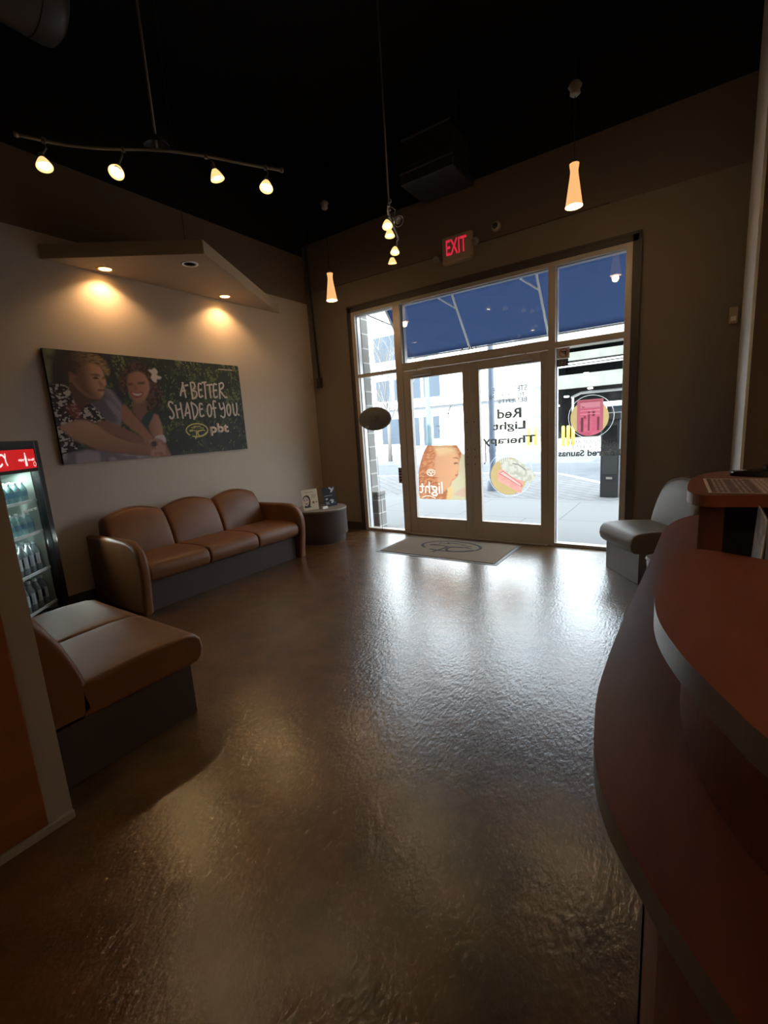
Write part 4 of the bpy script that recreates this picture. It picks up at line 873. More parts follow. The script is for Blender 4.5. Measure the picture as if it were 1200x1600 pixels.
R.fill(P['trunk'], (0.030, 0.020, 0.018), 0.02); R.fill(P['pole'], (0.020, 0.020, 0.030), 0.006); 
R.fill(P['whair'], (0.030, 0.015, 0.013), 0.02, col2=(0.095, 0.045, 0.035), nf=nz(60, 8, 0, 3))
R.fill(P['gshirt'], (0.22, 0.19, 0.23), 0.01, col2=(0.10, 0.085, 0.11), nf=lambda a, b: np.clip((vnoise(a+b*.6, b*.2, 22, 6)-.45)*3, 0, 1))
R.fill(P['wneck'], (0.20, 0.095, 0.065), 0.012); R.fill(P['wface'], sk, 0.012, col2=(0.40, 0.20, 0.135), nf=gradx(0.33, 0.43))
R.fill(P['neck'], skd, 0.012); R.fill(P['ear'], (0.24, 0.10, 0.07), 0.008)
R.fill(P['mface'], (0.34, 0.165, 0.105), 0.010, col2=skl, nf=gradx(0.16, 0.23)); R.fill(P['mshade'], skd, 0.045, amt=0.8)
R.fill(P['mhair'], (0.045, 0.024, 0.018), 0.014, col2=(0.30, 0.19, 0.09), nf=lambda a, b: np.clip((a/PW-0.10)/0.13, 0, 1)*np.clip(vnoise(a*1.0, b*2, 40, 4)*1.5, 0.3, 1))
R.fill(P['shirt'], (0.020, 0.010, 0.012), 0.008, col2=(0.42, 0.37, 0.35), nf=lambda a, b: np.clip((vnoise(a+b*.4, b*1.5-a*.3, 40, 9)*.6+vnoise(a, b, 85, 10)*.4-0.52)*10, 0, 1))
R.fill([(0.05*PW, 0.50*PH), (0.09*PW, 0.54*PH), (0.10*PW, 0.42*PH), (0.075*PW, 0.40*PH)], (0.22, 0.04, 0.03), 0.02, amt=0.7)
R.fill(P['cloth'], (0.16, 0.13, 0.16), 0.012, col2=(0.30, 0.25, 0.27), nf=nz(14, 12, 0, 3))
R.fill(P['arm2'], (0.22, 0.10, 0.07), 0.012); R.fill(P['warm'], (0.26, 0.12, 0.085), 0.012, col2=(0.42, 0.22, 0.16), nf=gradx(.41, .47)); R.fill(P['dress'], (0.020, 0.045, 0.042), 0.008)
R.fill(P['fore'], (0.30, 0.135, 0.095), 0.012); R.fill(P['arm1'], (0.20, 0.085, 0.055), 0.014, col2=(0.40, 0.21, 0.14), nf=lambda a, b: np.clip((b/PH-0.02)/0.34+0.15*(a/PW), 0, 1))
R.fill(P['cuff'], (0.50, 0.44, 0.44), 0.008); R.fill(P['hands'], (0.36, 0.19, 0.14), 0.012, col2=(0.26, 0.12, 0.09), nf=nz(30, 14, 0, 3)); R.fill(P['handd'], (0.05, 0.03, 0.03), 0.008)
R.fill(P['flower'], (0.62, 0.55, 0.50), 0.008)
for k in ('brow1', 'brow2', 'weye1', 'weye2'): R.fill(P[k], (0.035, 0.018, 0.014), 0.012, amt=0.75 if k[0] == 'b' else 0.9)
R.fill([(0.178*PW, 0.770*PH), (0.192*PW, 0.782*PH), (0.204*PW, 0.768*PH), (0.19*PW, 0.760*PH)], (0.04, 0.02, 0.02), 0.006)
R.fill([(0.200*PW, 0.74*PH), (0.207*PW, 0.75*PH), (0.222*PW, 0.70*PH), (0.212*PW, 0.692*PH), (0.203*PW, 0.70*PH)], (0.20, 0.09, 0.06), 0.012, amt=0.7)
R.fill(P['lip'], (0.22, 0.07, 0.06), 0.006); R.fill([(0.338*PW, 0.655*PH), (0.368*PW, 0.650*PH), (0.401*PW, 0.655*PH), (0.386*PW, 0.606*PH), (0.355*PW, 0.602*PH)], (0.28, 0.05, 0.05), 0.006); R.fill([(0.347*PW, 0.643*PH), (0.368*PW, 0.638*PH), (0.393*PW, 0.643*PH), (0.382*PW, 0.622*PH), (0.360*PW, 0.620*PH)], (0.55, 0.48, 0.43), 0.008); R.fill(P['nosew'], (0.19, 0.085, 0.06), 0.010, amt=0.7)
R.build('printed_picture', attr_mat('poster_print', 0.7), frame('left_wall', (0.0355, 0, 0)), t)
m_cr = mat('cream_lettering', (0.62, 0.52, 0.42), 0.6); m_lime = mat('lime_gold_emblem', (0.60, 0.52, 0.12), 0.6)
FP = frame('left_wall', (0.036, 0, 0))
bm = B()
for i, s in enumerate(LETTERS): ribbon(bm, s, 0.020, 0.0002+0.00035*(i % 4))
xf(bm, FP); part('hand_lettering', bm, m_cr, t, 'cream hand lettering')
bm = B()
merge(bm, text_bm('pbt', 0.265, 0.145, 0.045, 0.0006))
xf(bm, FP @ Matrix.Translation((1.70, 0.258, 0))); part('logo_lettering', bm, m_cr, t)
bm = logo_bm(0.138, 0.074, 0.014); xf(bm, FP @ Matrix.Translation((1.40, 0.26, 0))); part('logo_emblem', bm, m_lime, t, 'yellow palm emblem')
bm = B()
for k in range(14): box(bm, (1.79+k*0.0145, 0.958, 0), (1.800+k*0.0145, 0.970, 0.0006))
xf(bm, FP); part('small_print', bm, m_cr, t)

# ================================================================== HANGING SOFFIT
t = thing('hanging_soffit', 'triangular tan soffit panel jutting from the left wall above the poster', 'soffit', (0, -2.0, 3.09))
bm = B(); prism(bm, [(0.001, -3.36+2), (1.075, -2.475+2), (0.001, -0.56+2)], 0, 0.12); bmesh.ops.bevel(bm, geom=bm.edges[:], offset=0.004, segments=2, affect='EDGES'); part('panel', bm, m_cream, t)
bm = B(); tube(bm, [(0.82, -0.47, 0.12), (0.82, -0.47, HZ-3.09)], 0.003, 6); lathe(bm, [(0.02, 0.12), (0.02, 0.14), (0.004, 0.15)], 10, (0.82, -0.47)); part('suspension_wire', bm, m_dark_grey, t)
for (lx, ly, lit) in ((0.13, -2.88, 1), (0.77, -2.42, 0), (0.16, -1.57, 1)):
    bm = B(); lathe(bm, [(0.052, -0.001), (0.056, -0.006), (0.078, -0.004), (0.080, 0.002)], 32); o = part('downlight', bm, mat('brass_trim_ring', (0.55, 0.36, 0.14), 0.35, metal=0.3) if lit else m_white_metal, t, smooth=True); o.location = (lx, ly+2, 0)
    bm = B(); lathe(bm, [(0.054, -0.002), (0.04, 0.0), (0, 0.0)], 24); p = part('lens', bm, m_lamp_glow if lit else mat('unlit_lens', (0.12, 0.11, 0.10), 0.4), o, smooth=True)
    if lit:
        ld = bpy.data.lights.new('downlight_lamp', 'SPOT'); ld.energy = 11; ld.spot_size = math.radians(136); ld.spot_blend = 0.55; ld.color = (1.0, 0.62, 0.28); ld.shadow_soft_size = 0.04
        lo = bpy.data.objects.new('downlight_lamp', ld); COL.objects.link(lo); lo.parent = o; lo.location = (0, 0, -0.012)
bm = B(); tube(bm, [(0.55, 0.35, 0.12), (0.3, 0.6, 0.2), (0.2, 0.75, 0.14), (0.05, 0.9, 0.25), (0.0, 1.0, 0.22)], 0.006, 6); part('cable', bm, m_black, t)

# ================================================================== TRACK LIGHTS
m_cone = mat('amber_glass_cone', (0.6, 0.45, 0.2), 0.3, emit=(1.0, 0.66, 0.25), estr=0.45)
def head(parent, p, aim, lit=True, rail_z=0.0, rp=None):
    """spot head: p = lamp position relative to the parent, aim = direction"""
    a = Vector(aim).normalized(); rot = a.to_track_quat('-Z', 'Y').to_matrix().to_4x4()
    p = Vector(p); rp = Vector(rp) if rp else Vector((p.x, p.y, rail_z))
    bm = B(); cyl(bm, rp+Vector((0, 0, -0.014)), rp+Vector((0, 0, 0.010)), 0.012); tube(bm, [rp, (rp+p)/2+Vector((0.012, 0.01, 0.02)), p - a*0.055], 0.005, 8)
    t0 = bmesh.new(); lathe(t0, [(0.004, 0.075), (0.013, 0.07), (0.015, 0.035), (0.017, 0.03)], 14); merge(bm, t0, Matrix.Translation(p) @ rot)
    h = part('spot_head', bm, m_grey_metal, parent, smooth=True, auto=0.7)
    bm = B(); t0 = bmesh.new(); lathe(t0, [(0.016, 0.040), (0.026, 0.025), (0.038, 0.0), (0.042, -0.012), (0.039, -0.012), (0.035, 0.0), (0.020, 0.03)], 20); merge(bm, t0, Matrix.Translation(p) @ rot)
    part('glass_cone', bm, m_cone if lit else m_chrome, h, smooth=True)
    bm = B(); t0 = bmesh.new(); lathe(t0, [(0.026, -0.004), (0.012, 0.002), (0, 0.003)], 16); merge(bm, t0, Matrix.Translation(p) @ rot)
    part('bulb', bm, m_lamp_hot if lit else mat('unlit_bulb', (0.3, 0.3, 0.3), 0.2), h, smooth=True)
    if lit:
        ld = bpy.data.lights.new('spot_lamp', 'SPOT'); ld.energy = 1.8; ld.spot_size = math.radians(70); ld.spot_blend = 0.6; ld.color = (1.0, 0.70, 0.38); ld.shadow_soft_size = 0.025
        lo = bpy.data.objects.new('spot_lamp', ld); COL.objects.link(lo); lo.parent = parent; lo.matrix_local = Matrix.Translation(p + a*0.02) @ rot
def track(label, root, rail, heads, rod, dome=True):
    t = thing('track_light', label, 'track light', root); o = Vector(root)
    sub = lambda p: tuple(Vector(p)-o)
    q = smooth_poly([(p[0], p[1]) for p in rail], 5, False); z = rail[0][2]
    bm = B(); tube(bm, [sub((a, b, z)) for a, b in q], 0.009, 10); part('rail', bm, m_grey_metal, t, smooth=True)
    for e in (rail[0], rail[-1]):
        bm = B(); t0 = bmesh.new(); lathe(t0, [(0, -0.014), (0.012, -0.01), (0.014, 0), (0.012, 0.01), (0, 0.014)], 10); merge(bm, t0, Matrix.Translation(sub(e))); part('end_cap', bm, m_grey_metal, t, smooth=True)
    bm = B(); tube(bm, [sub((rod[0], rod[1], z)), sub((rod[0], rod[1], HZ))], 0.007, 8); part('rod', bm, m_grey_metal, t, smooth=True)
    if dome:
        bm = B(); lathe(bm, [(0.07, 0.0), (0.072, 0.012), (0.055, 0.04), (0.022, 0.058), (0.0, 0.06)], 24); d = part('transformer_dome', bm, m_dark_grey, t, smooth=True); d.location = sub((rod[0], rod[1], z+0.015))
    for p, aim, lit, rp in heads: head(t, sub(p), aim, lit, rp=sub(rp))
track('curved ceiling track with four lit spots at the upper left', (2.0, -3.46, 3.17),
      [(1.605, -4.0, 3.17), (1.70, -3.80, 3.17), (1.85, -3.62, 3.17), (2.04, -3.44, 3.17), (2.20, -3.22, 3.17), (2.32, -3.0, 3.17), (2.434, -2.81, 3.17)],
      [((1.73, -3.94, 3.0), (0.35, -0.05, -1), True, (1.66, -3.89, 3.17)), ((1.953, -3.66, 3.0), (0.5, -0.6, -1), True, (1.90, -3.57, 3.17)),
       ((2.322, -3.253, 3.0), (0.15, 0.2, -1), True, (2.20, -3.22, 3.17)), ((2.458, -2.987, 3.0), (0.2, -0.35, -1), True, (2.38, -2.90, 3.17))], (2.04, -3.44, 3.17))
track('second track of spots seen end-on near the middle of the ceiling', (2.6, -1.8, 3.16),
      [(2.76, -2.0, 3.16), (2.65, -1.86, 3.16), (2.56, -1.66, 3.16), (2.46, -1.42, 3.16), (2.36, -1.27, 3.16), (2.23, -1.10, 3.16)],
      [((2.697, -1.957, 3.02), (0.25, -0.3, -1), True, (2.69, -1.90, 3.16)), ((2.791, -1.945, 3.03), (0.9, -0.3, -0.8), False, (2.72, -1.96, 3.16)),
       ((2.613, -1.794, 3.02), (0.05, -0.1, -1), True, (2.57, -1.70, 3.16)), ((2.452, -1.464, 3.02), (0.1, -0.3, -1), True, (2.44, -1.38, 3.16)), ((2.287, -1.252, 3.02), (-0.1, 0.15, -1), True, (2.28, -1.16, 3.16))], (2.68, -1.89, 3.16), False)

# ================================================================== PENDANTS
def pendant(p, label, gz, watt=2.2):
    t = thing('pendant_lamp', label, 'pendant lamp', p)
    prof = [(0.036, 0.160), (0.034, 0.145), (0.030, 0.120), (0.029, 0.105), (0.033, 0.07), (0.042, 0.01), (0.052, -0.06), (0.060, -0.115), (0.066, -0.140)]
    bm = B(); lathe(bm, prof + [(r-0.003, z) for r, z in prof[::-1]], 28); part('glass_shade', bm, m_shade, t, smooth=True)
    bm = B(); lathe(bm, [(0.062, -0.137), (0.03, -0.132), (0, -0.130)], 24); part('bulb', bm, mat('pendant_diffuser', (1, .9, .7), .5, emit=(1.0, 0.74, 0.40), estr=2.5), t, smooth=True)
    bm = B(); tube(bm, [(0, 0, 0.15), (0, 0, HZ-p[2])], 0.0028, 6); part('cord', bm, m_black, t)
    bm = B(); lathe(bm, [(0.006, 0.20), (0.03, 0.155), (0.033, 0.15)], 16); part('cord_cap', bm, m_grey_metal, t, smooth=True)
    bm = B(); lathe(bm, [(0.004, 0.05), (0.035, 0.045), (0.05, 0.02), (0.035, 0.0), (0.038, -0.03), (0.02, -0.045), (0.004, -0.045)], 18); c = part('cord_canopy', bm, mat('pale_canopy', (0.35, 0.33, 0.31), 0.5), t, smooth=True); c.location = (0, 0, gz-p[2])
    ld = bpy.data.lights.new('pendant_bulb', 'POINT'); ld.energy = watt; ld.color = (1.0, 0.66, 0.34); ld.shadow_soft_size = 0.04
    lo = bpy.data.objects.new('pendant_bulb', ld); COL.objects.link(lo); lo.parent = t; lo.location = (0, 0, -0.17)
pendant((3.91, -1.131, 3.2), 'hourglass glass pendant lamp above the right end of the storefront', 3.86)
pendant((1.151, -0.824, 3.12), 'hourglass glass pendant lamp near the far left corner', 4.0)
# unseen pendants added as fill light, over and behind the counter
pendant((5.75, -3.3, 2.3), 'added fill-light pendant over the far end of the counter, outside the frame', 4.0, 3.5)
pendant((5.85, -4.6, 2.3), 'added fill-light pendant over the middle of the counter, outside the frame', 4.0, 3.5)
pendant((5.6, -6.4, 2.3), 'added fill-light pendant over the near end of the counter, outside the frame', 4.0, 4)
pendant((4.0, -7.6, 2.4), 'added fill-light pendant in the back half of the shop, outside the frame', 4.0, 4.5)

# ================================================================== WALL FITTINGS
t = thing('exit_sign', 'exit sign with red letters and two emergency lamps above the doors', 'exit sign', (2.42, -0.001, 3.44))
m_ex = mat('tan_plastic', (0.40, 0.31, 0.24), 0.5)
bm = B(); box(bm, (-0.185, -0.055, -0.125), (0.185, 0, 0.14), 0.012); part('housing', bm, m_ex, t)
bm = B(); box(bm, (-0.175, -0.075, -0.155), (0.175, 0, -0.125), 0.006); part('lamp_tray', bm, m_ex, t)
bm = text_bm('EXIT', 0.255, 0.165, 0.012, 0.003); xf(bm, frame('room', (-0.005, -0.0555, 0.018))); part('letters', bm, mat('glowing_red', (0.4, 0.01, 0.01), 0.4, emit=(1.0, 0.03, 0.08), estr=0.22), t, 'glowing red EXIT letters')
for s in (-1, 1):
    bm = B(); tube(bm, [(s*0.185, -0.03, -0.02 if s > 0 else -0.09), (s*0.215, -0.05, -0.01 if s > 0 else -0.09), (s*0.235, -0.06, 0.0 if s > 0 else -0.08)], 0.010, 8)
    zc = 0.0 if s > 0 else -0.075
    t0 = bmesh.new(); lathe(t0, [(0, 0.03), (0.028, 0.025), (0.040, -0.01), (0.043, -0.03), (0.036, -0.028), (0, -0.005)], 18); merge(bm, t0, Matrix.Translation((s*0.245, -0.075, zc)) @ Matrix.Rotation(-PI/2+0.5, 4, 'X')); part('emergency_lamp', bm, m_grey_metal, t, smooth=True)
bm = B(); tube(bm, [(0.35, -0.006, 3.435), (1.4, -0.006, 3.425), (2.2, -0.006, 3.42)], 0.005, 6); tube(bm, [(2.65, -0.006, 3.43), (4.0, -0.006, 3.44)], 0.005, 6)
tag(link('wall_cable', bm, m_trim), 'thin cable run along the storefront wall through the exit sign', 'cable')
t = thing('security_camera', 'small round ring camera on the wall right of the exit sign', 'camera', (2.875, -0.001, 3.54))
bm = B(); t0 = bmesh.new(); lathe(t0, [(0, 0.0), (0.05, 0.0), (0.052, 0.025), (0.045, 0.045), (0.030, 0.048)], 24); merge(bm, t0, Matrix.Rotation(PI/2, 4, 'X')); part('ring', bm, mat('tan_ring', (0.33, 0.28, 0.24), 0.5), t, smooth=True)
bm = B(); t0 = bmesh.new(); lathe(t0, [(0.030, 0.046), (0.022, 0.055), (0, 0.060)], 20); merge(bm, t0, Matrix.Rotation(PI/2, 4, 'X')); part('lens', bm, m_black, t, smooth=True)
t = thing('wall_sensor', 'tan wall sensor high beside the bright corner at the right', 'sensor', (5.01, -0.001, 2.23))
bm = B(); box(bm, (-0.03, -0.04, -0.07), (0.03, 0, 0.07), 0.008); part('case', bm, m_cream, t); bm = B(); box(bm, (-0.02, -0.046, -0.05), (0.02, -0.04, -0.01), 0.003); part('window', bm, m_white, t)
t = thing('wall_junction_box', 'small pale box on the left wall near the corner', 'junction box', (0.001, -0.09, 2.23))
bm = B(); box(bm, (0, -0.032, -0.05), (0.04, 0.032, 0.05), 0.004); part('case', bm, mat('pale_box', (0.45, 0.38, 0.31), 0.5), t); bm = B(); box(bm, (0.04, -0.012, -0.02), (0.043, 0.012, 0.02), 0.001); part('cover_plate', bm, m_cream, t)
t = thing('conduit_pipe', 'dark conduit running down the far left corner to a small box', 'conduit', (0.12, -0.03, 2.15))
bm = B(); tube(bm, [(0.025, 0.0, 0.10), (-0.028, 0.0, 1.9), (-0.03, 0.0, HZ-2.15)], 0.016, 10); part('pipe', bm, m_dark_grey, t, smooth=True)
bm = B(); box(bm, (-0.01, -0.03, -0.02), (0.06, 0.029, 0.10), 0.006); box(bm, (-0.035, -0.02, -0.04), (0.055, 0.028, -0.015), 0.005); part('junction_box', bm, m_dark_grey, t)
# ceiling duct and unit
m_duct = mat('dark_painted_duct', (0.075, 0.065, 0.062), 0.45, metal=0.3)
t = thing('air_duct', 'round dark duct with a register at the top left of the ceiling', 'duct', (1.27, -3.5, 4.22))
bm = B(); t0 = bmesh.new(); lathe(t0, [(0, 0.0), (0.17, 0.0), (0.21, -0.03), (0.22, -0.07), (0.22, -0.155), (0.226, -0.16), (0.22, -0.165), (0.22, -0.36), (0.226, -0.365), (0.22, -0.37), (0.22, -3.0)], 40); merge(bm, t0, Matrix.Rotation(-PI/2, 4, 'X')); part('tube', bm, m_duct, t, smooth=True, auto=0.7)
bm = B()
for a, b in (((0.19, -1.40, -0.12), (0.245, -0.30, -0.095)), ((0.19, -1.40, 0.095), (0.245, -0.30, 0.12)), ((0.19, -0.325, -0.12), (0.245, -0.30, 0.12))): box(bm, a, b)
rg = part('register_frame', bm, mat('register_grey', (0.15, 0.13, 0.115), 0.5), t)
bm = B(); box(bm, (0.18, -1.4, -0.10), (0.222, -0.32, 0.10))
for k in range(30): box(bm, (0.22, -1.4+k*0.036, -0.10), (0.236, -1.392+k*0.036, 0.10))
part('louvres', bm, m_ceil, rg)
for yy in (-0.6, -2.2):
    bm = B(); tube(bm, [(0, yy, 0.21), (0, yy, HZ-4.22)], 0.006, 6); part('hanger', bm, m_duct, t)
t = thing('ceiling_air_unit', 'dark boxy air unit hung near the ceiling above the exit sign', 'air unit', (2.34, -0.35, 4.0))
m_un = mat('dark_unit_metal', (0.03, 0.028, 0.027), 0.5)
bm = B(); box(bm, (-0.31, -0.24, 0), (0.31, 0.30, 0.10), 0.01); box(bm, (-0.28, -0.22, 0.16), (0.28, 0.28, 0.42), 0.01); box(bm, (-0.26, -0.2, 0.1), (0.26, 0.26, 0.16)); part('casing', bm, m_un, t)
bm = B(); box(bm, (-0.315, -0.25, 0.10), (0.315, -0.235, 0.112)); box(bm, (-0.285, -0.23, 0.42), (0.285, -0.215, 0.432)); part('flange', bm, mat('unit_edge', (0.12, 0.11, 0.10), 0.4), t)
for sx in (-.25, .25):
    bm = B(); tube(bm, [(sx, 0, 0.42), (sx, 0, HZ-4.0)], 0.006, 6); part('hanger_rod', bm, m_un, t)

# ================================================================== DOOR MAT
t = thing('door_mat', 'tan carpet door mat with an oval palm emblem inside the doors', 'mat', (2.415, -0.575, 0.0))
m_matb = mat('grey_rubber_edge', (0.10, 0.10, 0.11), 0.45); m_matc = mat('tan_mat_carpet', (0.235, 0.190, 0.140), 0.95, spec=0.1, noise=(220, (0.15, 0.120, 0.09), 0.35, 0.65), bump=(300, 0.5))
bm = B(); prism(bm, [(-0.755, -0.42), (0.755, -0.42), (0.755, 0.42), (-0.755, 0.42)], 0.0005, 0.004); bmesh.ops.bevel(bm, geom=[e for e in bm.edges if e.verts[0].co.z > .003 and e.verts[1].co.z > .003], offset=0.003, segments=2, affect='EDGES'); part('rubber_border', bm, m_matb, t)
bm = B(); box(bm, (-0.715, -0.38, 0.003), (0.715, 0.38, 0.010), 0.002); part('carpet', bm, m_matc, t)
bm = logo_bm(0.37, 0.22, 0.034); xf(bm, Matrix.Translation((0.0, 0.08, 0.0100))); part('emblem', bm, mat('charcoal_pile', (0.055, 0.055, 0.062), 0.95, spec=.1), t, 'charcoal oval palm emblem')
t.rotation_euler = (0, 0, 0.0)

# ================================================================== SIGNS AND DECALS ON THE GLASS
t = thing('oval_sign', 'dark oval window sign hanging inside the left sidelight with a cord', 'sign', (1.13, -0.075, 1.595))
bm = B(); t0 = bmesh.new(); lathe(t0, [(0, 0.03), (0.22, 0.028), (0.262, 0.015), (0.268, 0.0), (0.262, -0.015), (0.22, -0.028), (0, -0.03)], 48); bmesh.ops.transform(t0, matrix=Matrix.Rotation(PI/2, 4, 'X'), verts=t0.verts); bmesh.ops.transform(t0, matrix=Matrix.Diagonal((1, 1, 0.60, 1)), verts=t0.verts); merge(bm, t0)
part('shell', bm, mat('dark_grey_shell', (0.11, 0.115, 0.118), 0.45), t, smooth=True, auto=0.6)
bm = B(); box(bm, (-0.07, -0.040, -0.03), (0.05, -0.028, 0.035), 0.004); box(bm, (0.07, -0.038, -0.02), (0.085, -0.028, 0.05), 0.003); part('control_box', bm, mat('mid_grey_box', (0.12, 0.125, 0.125), 0.4), t)
bm = B(); box(bm, (-0.15, -0.030, -0.125), (-0.09, -0.027, -0.09), 0.001); part('rating_label', bm, mat('pale_label', (0.35, 0.36, 0.36), 0.5), t)
bm = B(); tube(bm, [(0.0, 0.0, -0.155), (0.0, 0.0, -0.6), (0.012, 0.0, -1.2), (0.005, 0.0, -1.58)], 0.0028, 6); part('power_cord', bm, m_black, t)
bm = B(); tube(bm, [(-0.12, 0.0, 0.14), (-0.12, 0.0, 0.56)], 0.0012, 5); part('hanging_wire', bm, m_grey_metal, t); bm = B(); tube(bm, [(0.12, 0.0, 0.14), (0.12, 0.0, 0.56)], 0.0012, 5); part('hanging_wire', bm, m_grey_metal, t)

YD = -0.0012     # decals lie on the room face of the glass
m_dk = film_mat('grey_vinyl_lettering', (0.30, 0.30, 0.275), 1.0, 0.6); m_dk2 = film_mat('thin_grey_vinyl_lettering', (0.22, 0.22, 0.21), 1.0, 0.6); m_wh = mat('white_vinyl', (0.8, 0.8, 0.78), 0.6)
def decal_text(name, body, x0, x1, z0, z1, m, parent, bold=0.0):
    o = Vector(parent.location); bm = text_bm(body, x1-x0, z1-z0, bold, 0.0004); xf(bm, frame('street', ((x0+x1)/2, YD, (z0+z1)/2))); xf(bm, Matrix.Translation(-o)); return part(name, bm, m, parent)
def disc(c, r, seg=48, ry=None):
    ry = ry or r; return [(c[0]+r*math.cos(2*PI*k/seg), c[1]+ry*math.sin(2*PI*k/seg)) for k in range(seg)]
def flat(name, pts, y, m, parent, th=0.0003):
    o = Vector(parent.location); bm = B(); vs = [bm.verts.new(Vector((a, y, b))-o) for a, b in pts]; f = bm.faces.new(vs); g = bmesh.ops.extrude_face_region(bm, geom=[f])
    for v in [e for e in g['geom'] if isinstance(e, bmesh.types.BMVert)]: v.co.y -= th
    bmesh.ops.recalc_face_normals(bm, faces=bm.faces[:]); return part(name, bm, m, parent)
def ring(name, c, r, w, y, m, parent, a0=0, a1=360):
    o = Vector(parent.location); bm = B(); n = 60
    L = [(c[0]+(r+s*w/2)*math.cos(math.radians(a0+(a1-a0)*k/n)), c[1]+(r+s*w/2)*math.sin(math.radians(a0+(a1-a0)*k/n))) for s in (-1, 1) for k in range(n+1)]
    vs = [bm.verts.new(Vector((a, y, b))-o) for a, b in L]
    for k in range(n): bm.faces.new((vs[k], vs[k+1], vs[n+2+k], vs[n+1+k]))
    return part(name, bm, m, parent)
# address
t = thing('address_lettering', 'street number lettering on the transom glass above the doors', 'lettering', (2.507, YD, 2.305)); decal_text('characters', '275 A', 2.39, 2.63, 2.274, 2.342, mat('black_vinyl', (0.03, 0.03, 0.03), .5), t)
# hours on the left door
t = thing('opening_hours_decal', 'small mirrored opening hours lettering high on the left door glass', 'decal', (2.2, YD, 1.39))
bm = logo_bm(0.048, 0.026, 0.005); xf(bm, frame('street', (0.046, 0, 0.050))); part('emblem', bm, m_dk2, t)
decal_text('lettering', 'pbt hours', 2.03, 2.185, 1.425, 1.455, m_dk2, t); decal_text('lettering', 'MONDAY-FRIDAY', 2.05, 2.300, 1.368, 1.388, m_dk2, t); decal_text('lettering', 'SATURDAY', 2.104, 2.285, 1.336, 1.356, m_dk2, t); decal_text('lettering', 'SUNDAY', 2.14, 2.262, 1.304, 1.324, m_dk2, t)
bm = B(); ribbon(bm, [(0, 0), (0.03, -0.05), (0.045, -0.10)], 0.012); ribbon(bm, [(0.02, -0.075), (0.047, -0.105), (0.06, -0.07)], 0.010); o = xf(bm, frame('street', (0.05, 0, 0.29))); part('curved_arrow', bm, m_dk2, t)
# face poster on the left door
t = thing('face_poster_decal', 'amber window film of a woman\'s lowered face on the left door', 'decal', (2.05, -0.003, 0.50))
RF = Raster(0.70, 0.72, 240, 240, (0.60, 0.52, 0.34))
def rp(pts): return [(a-1.725, b-0.49) for a, b in pts]
WH = [(1.892,1.201),(2.10,1.20),(2.312,1.189),(2.369,1.089),(2.345,1.0),(2.319,0.928),(2.316,0.831),(2.278,0.765),(2.222,0.731),(2.201,0.664),(2.145,0.638),(2.158,0.495),(1.745,0.494),(1.736,0.848),(1.784,1.001),(1.83,1.12)]
FACE = [(2.02,1.10),(2.20,1.12),(2.31,1.08),(2.335,1.02),(2.325,0.955),(2.335,0.91),(2.345,0.88),(2.315,0.865),(2.318,0.835),(2.300,0.82),(2.300,0.79),(2.27,0.765),(2.22,0.73),(2.20,0.665),(2.15,0.63),(2.08,0.60),(2.02,0.72),(1.98,0.9)]
RF.fill(rp(WH), (0.42, 0.15, 0.07), 0.006, 2, col2=(0.62, 0.27, 0.13), nf=lambda a, b: np.clip((vnoise(a*.6+b, b*2-a, 26, 21)-.3)*1.6, 0, 1))
RF.fill(rp(FACE), (0.62, 0.30, 0.17), 0.02, 3, col2=(0.72, 0.38, 0.20), nf=lambda a, b: np.clip((a-0.2)/0.4, 0, 1))
RF.fill(rp([(2.0, 1.17), (2.22, 1.17), (2.30, 1.11), (2.2, 1.09), (2.05, 1.07)]), (0.70, 0.45, 0.24), 0.03)
RF.fill(rp([(2.26, 0.965), (2.30, 0.975), (2.325, 0.955), (2.30, 0.958), (2.27, 0.950)]), (0.22, 0.09, 0.06), 0.006); RF.fill(rp([(2.25, 1.03), (2.30, 1.04), (2.33, 1.015), (2.29, 1.025)]), (0.30, 0.12, 0.07), 0.008)
RF.fill(rp([(2.275, 0.815), (2.315, 0.825), (2.30, 0.80), (2.28, 0.80)]), (0.48, 0.14, 0.10), 0.006)
RF.fill(rp([(2.14, 0.50), (2.17, 0.62), (2.21, 0.66), (2.23, 0.58), (2.20, 0.50)]), (0.75, 0.50, 0.22), 0.015)
RF.fill(rp([(2.24, 0.56), (2.33, 0.62), (2.42, 0.66), (2.42, 0.54), (2.33, 0.54)]), (0.62, 0.42, 0.30), 0.01, 2)
PE = (0.98, 0.84, 0.70)
def lt(x, z): return (2.085-x*0.335-1.725, 0.575+z*0.135-0.49)     # mirrored word, x runs from the right
for w_ in ([(0.02, 1.05), (0.02, 0.0)], [(0.14, 0.62), (0.14, 0.0)], [(0.14, 0.86), (0.14, 0.90)],
           [(0.40, 0.60), (0.30, 0.62), (0.24, 0.48), (0.26, 0.30), (0.34, 0.24), (0.42, 0.32), (0.43, 0.50), (0.39, 0.61)], [(0.41, 0.62), (0.50, 0.66)],
           [(0.28, 0.24), (0.27, 0.08), (0.42, 0.04), (0.48, -0.12), (0.40, -0.26), (0.27, -0.24), (0.24, -0.08), (0.30, 0.04)],
           [(0.58, 1.05), (0.58, 0.0)], [(0.58, 0.46), (0.66, 0.62), (0.74, 0.58), (0.76, 0.0)], [(0.90, 0.88), (0.90, 0.14), (0.95, 0.0), (1.01, 0.04)], [(0.83, 0.62), (1.0, 0.62)]):
    RF.stroke([lt(*q) for q in w_], 0.019, PE)
RF.stroke([(0.20+0.062*math.cos(k*PI/12), 0.355+0.042*math.sin(k*PI/12)) for k in range(25)], 0.008, PE)
for s_ in LOGO: RF.stroke([(0.20-x*0.062, 0.355+y*0.042) for x, y in s_], 0.007, PE)
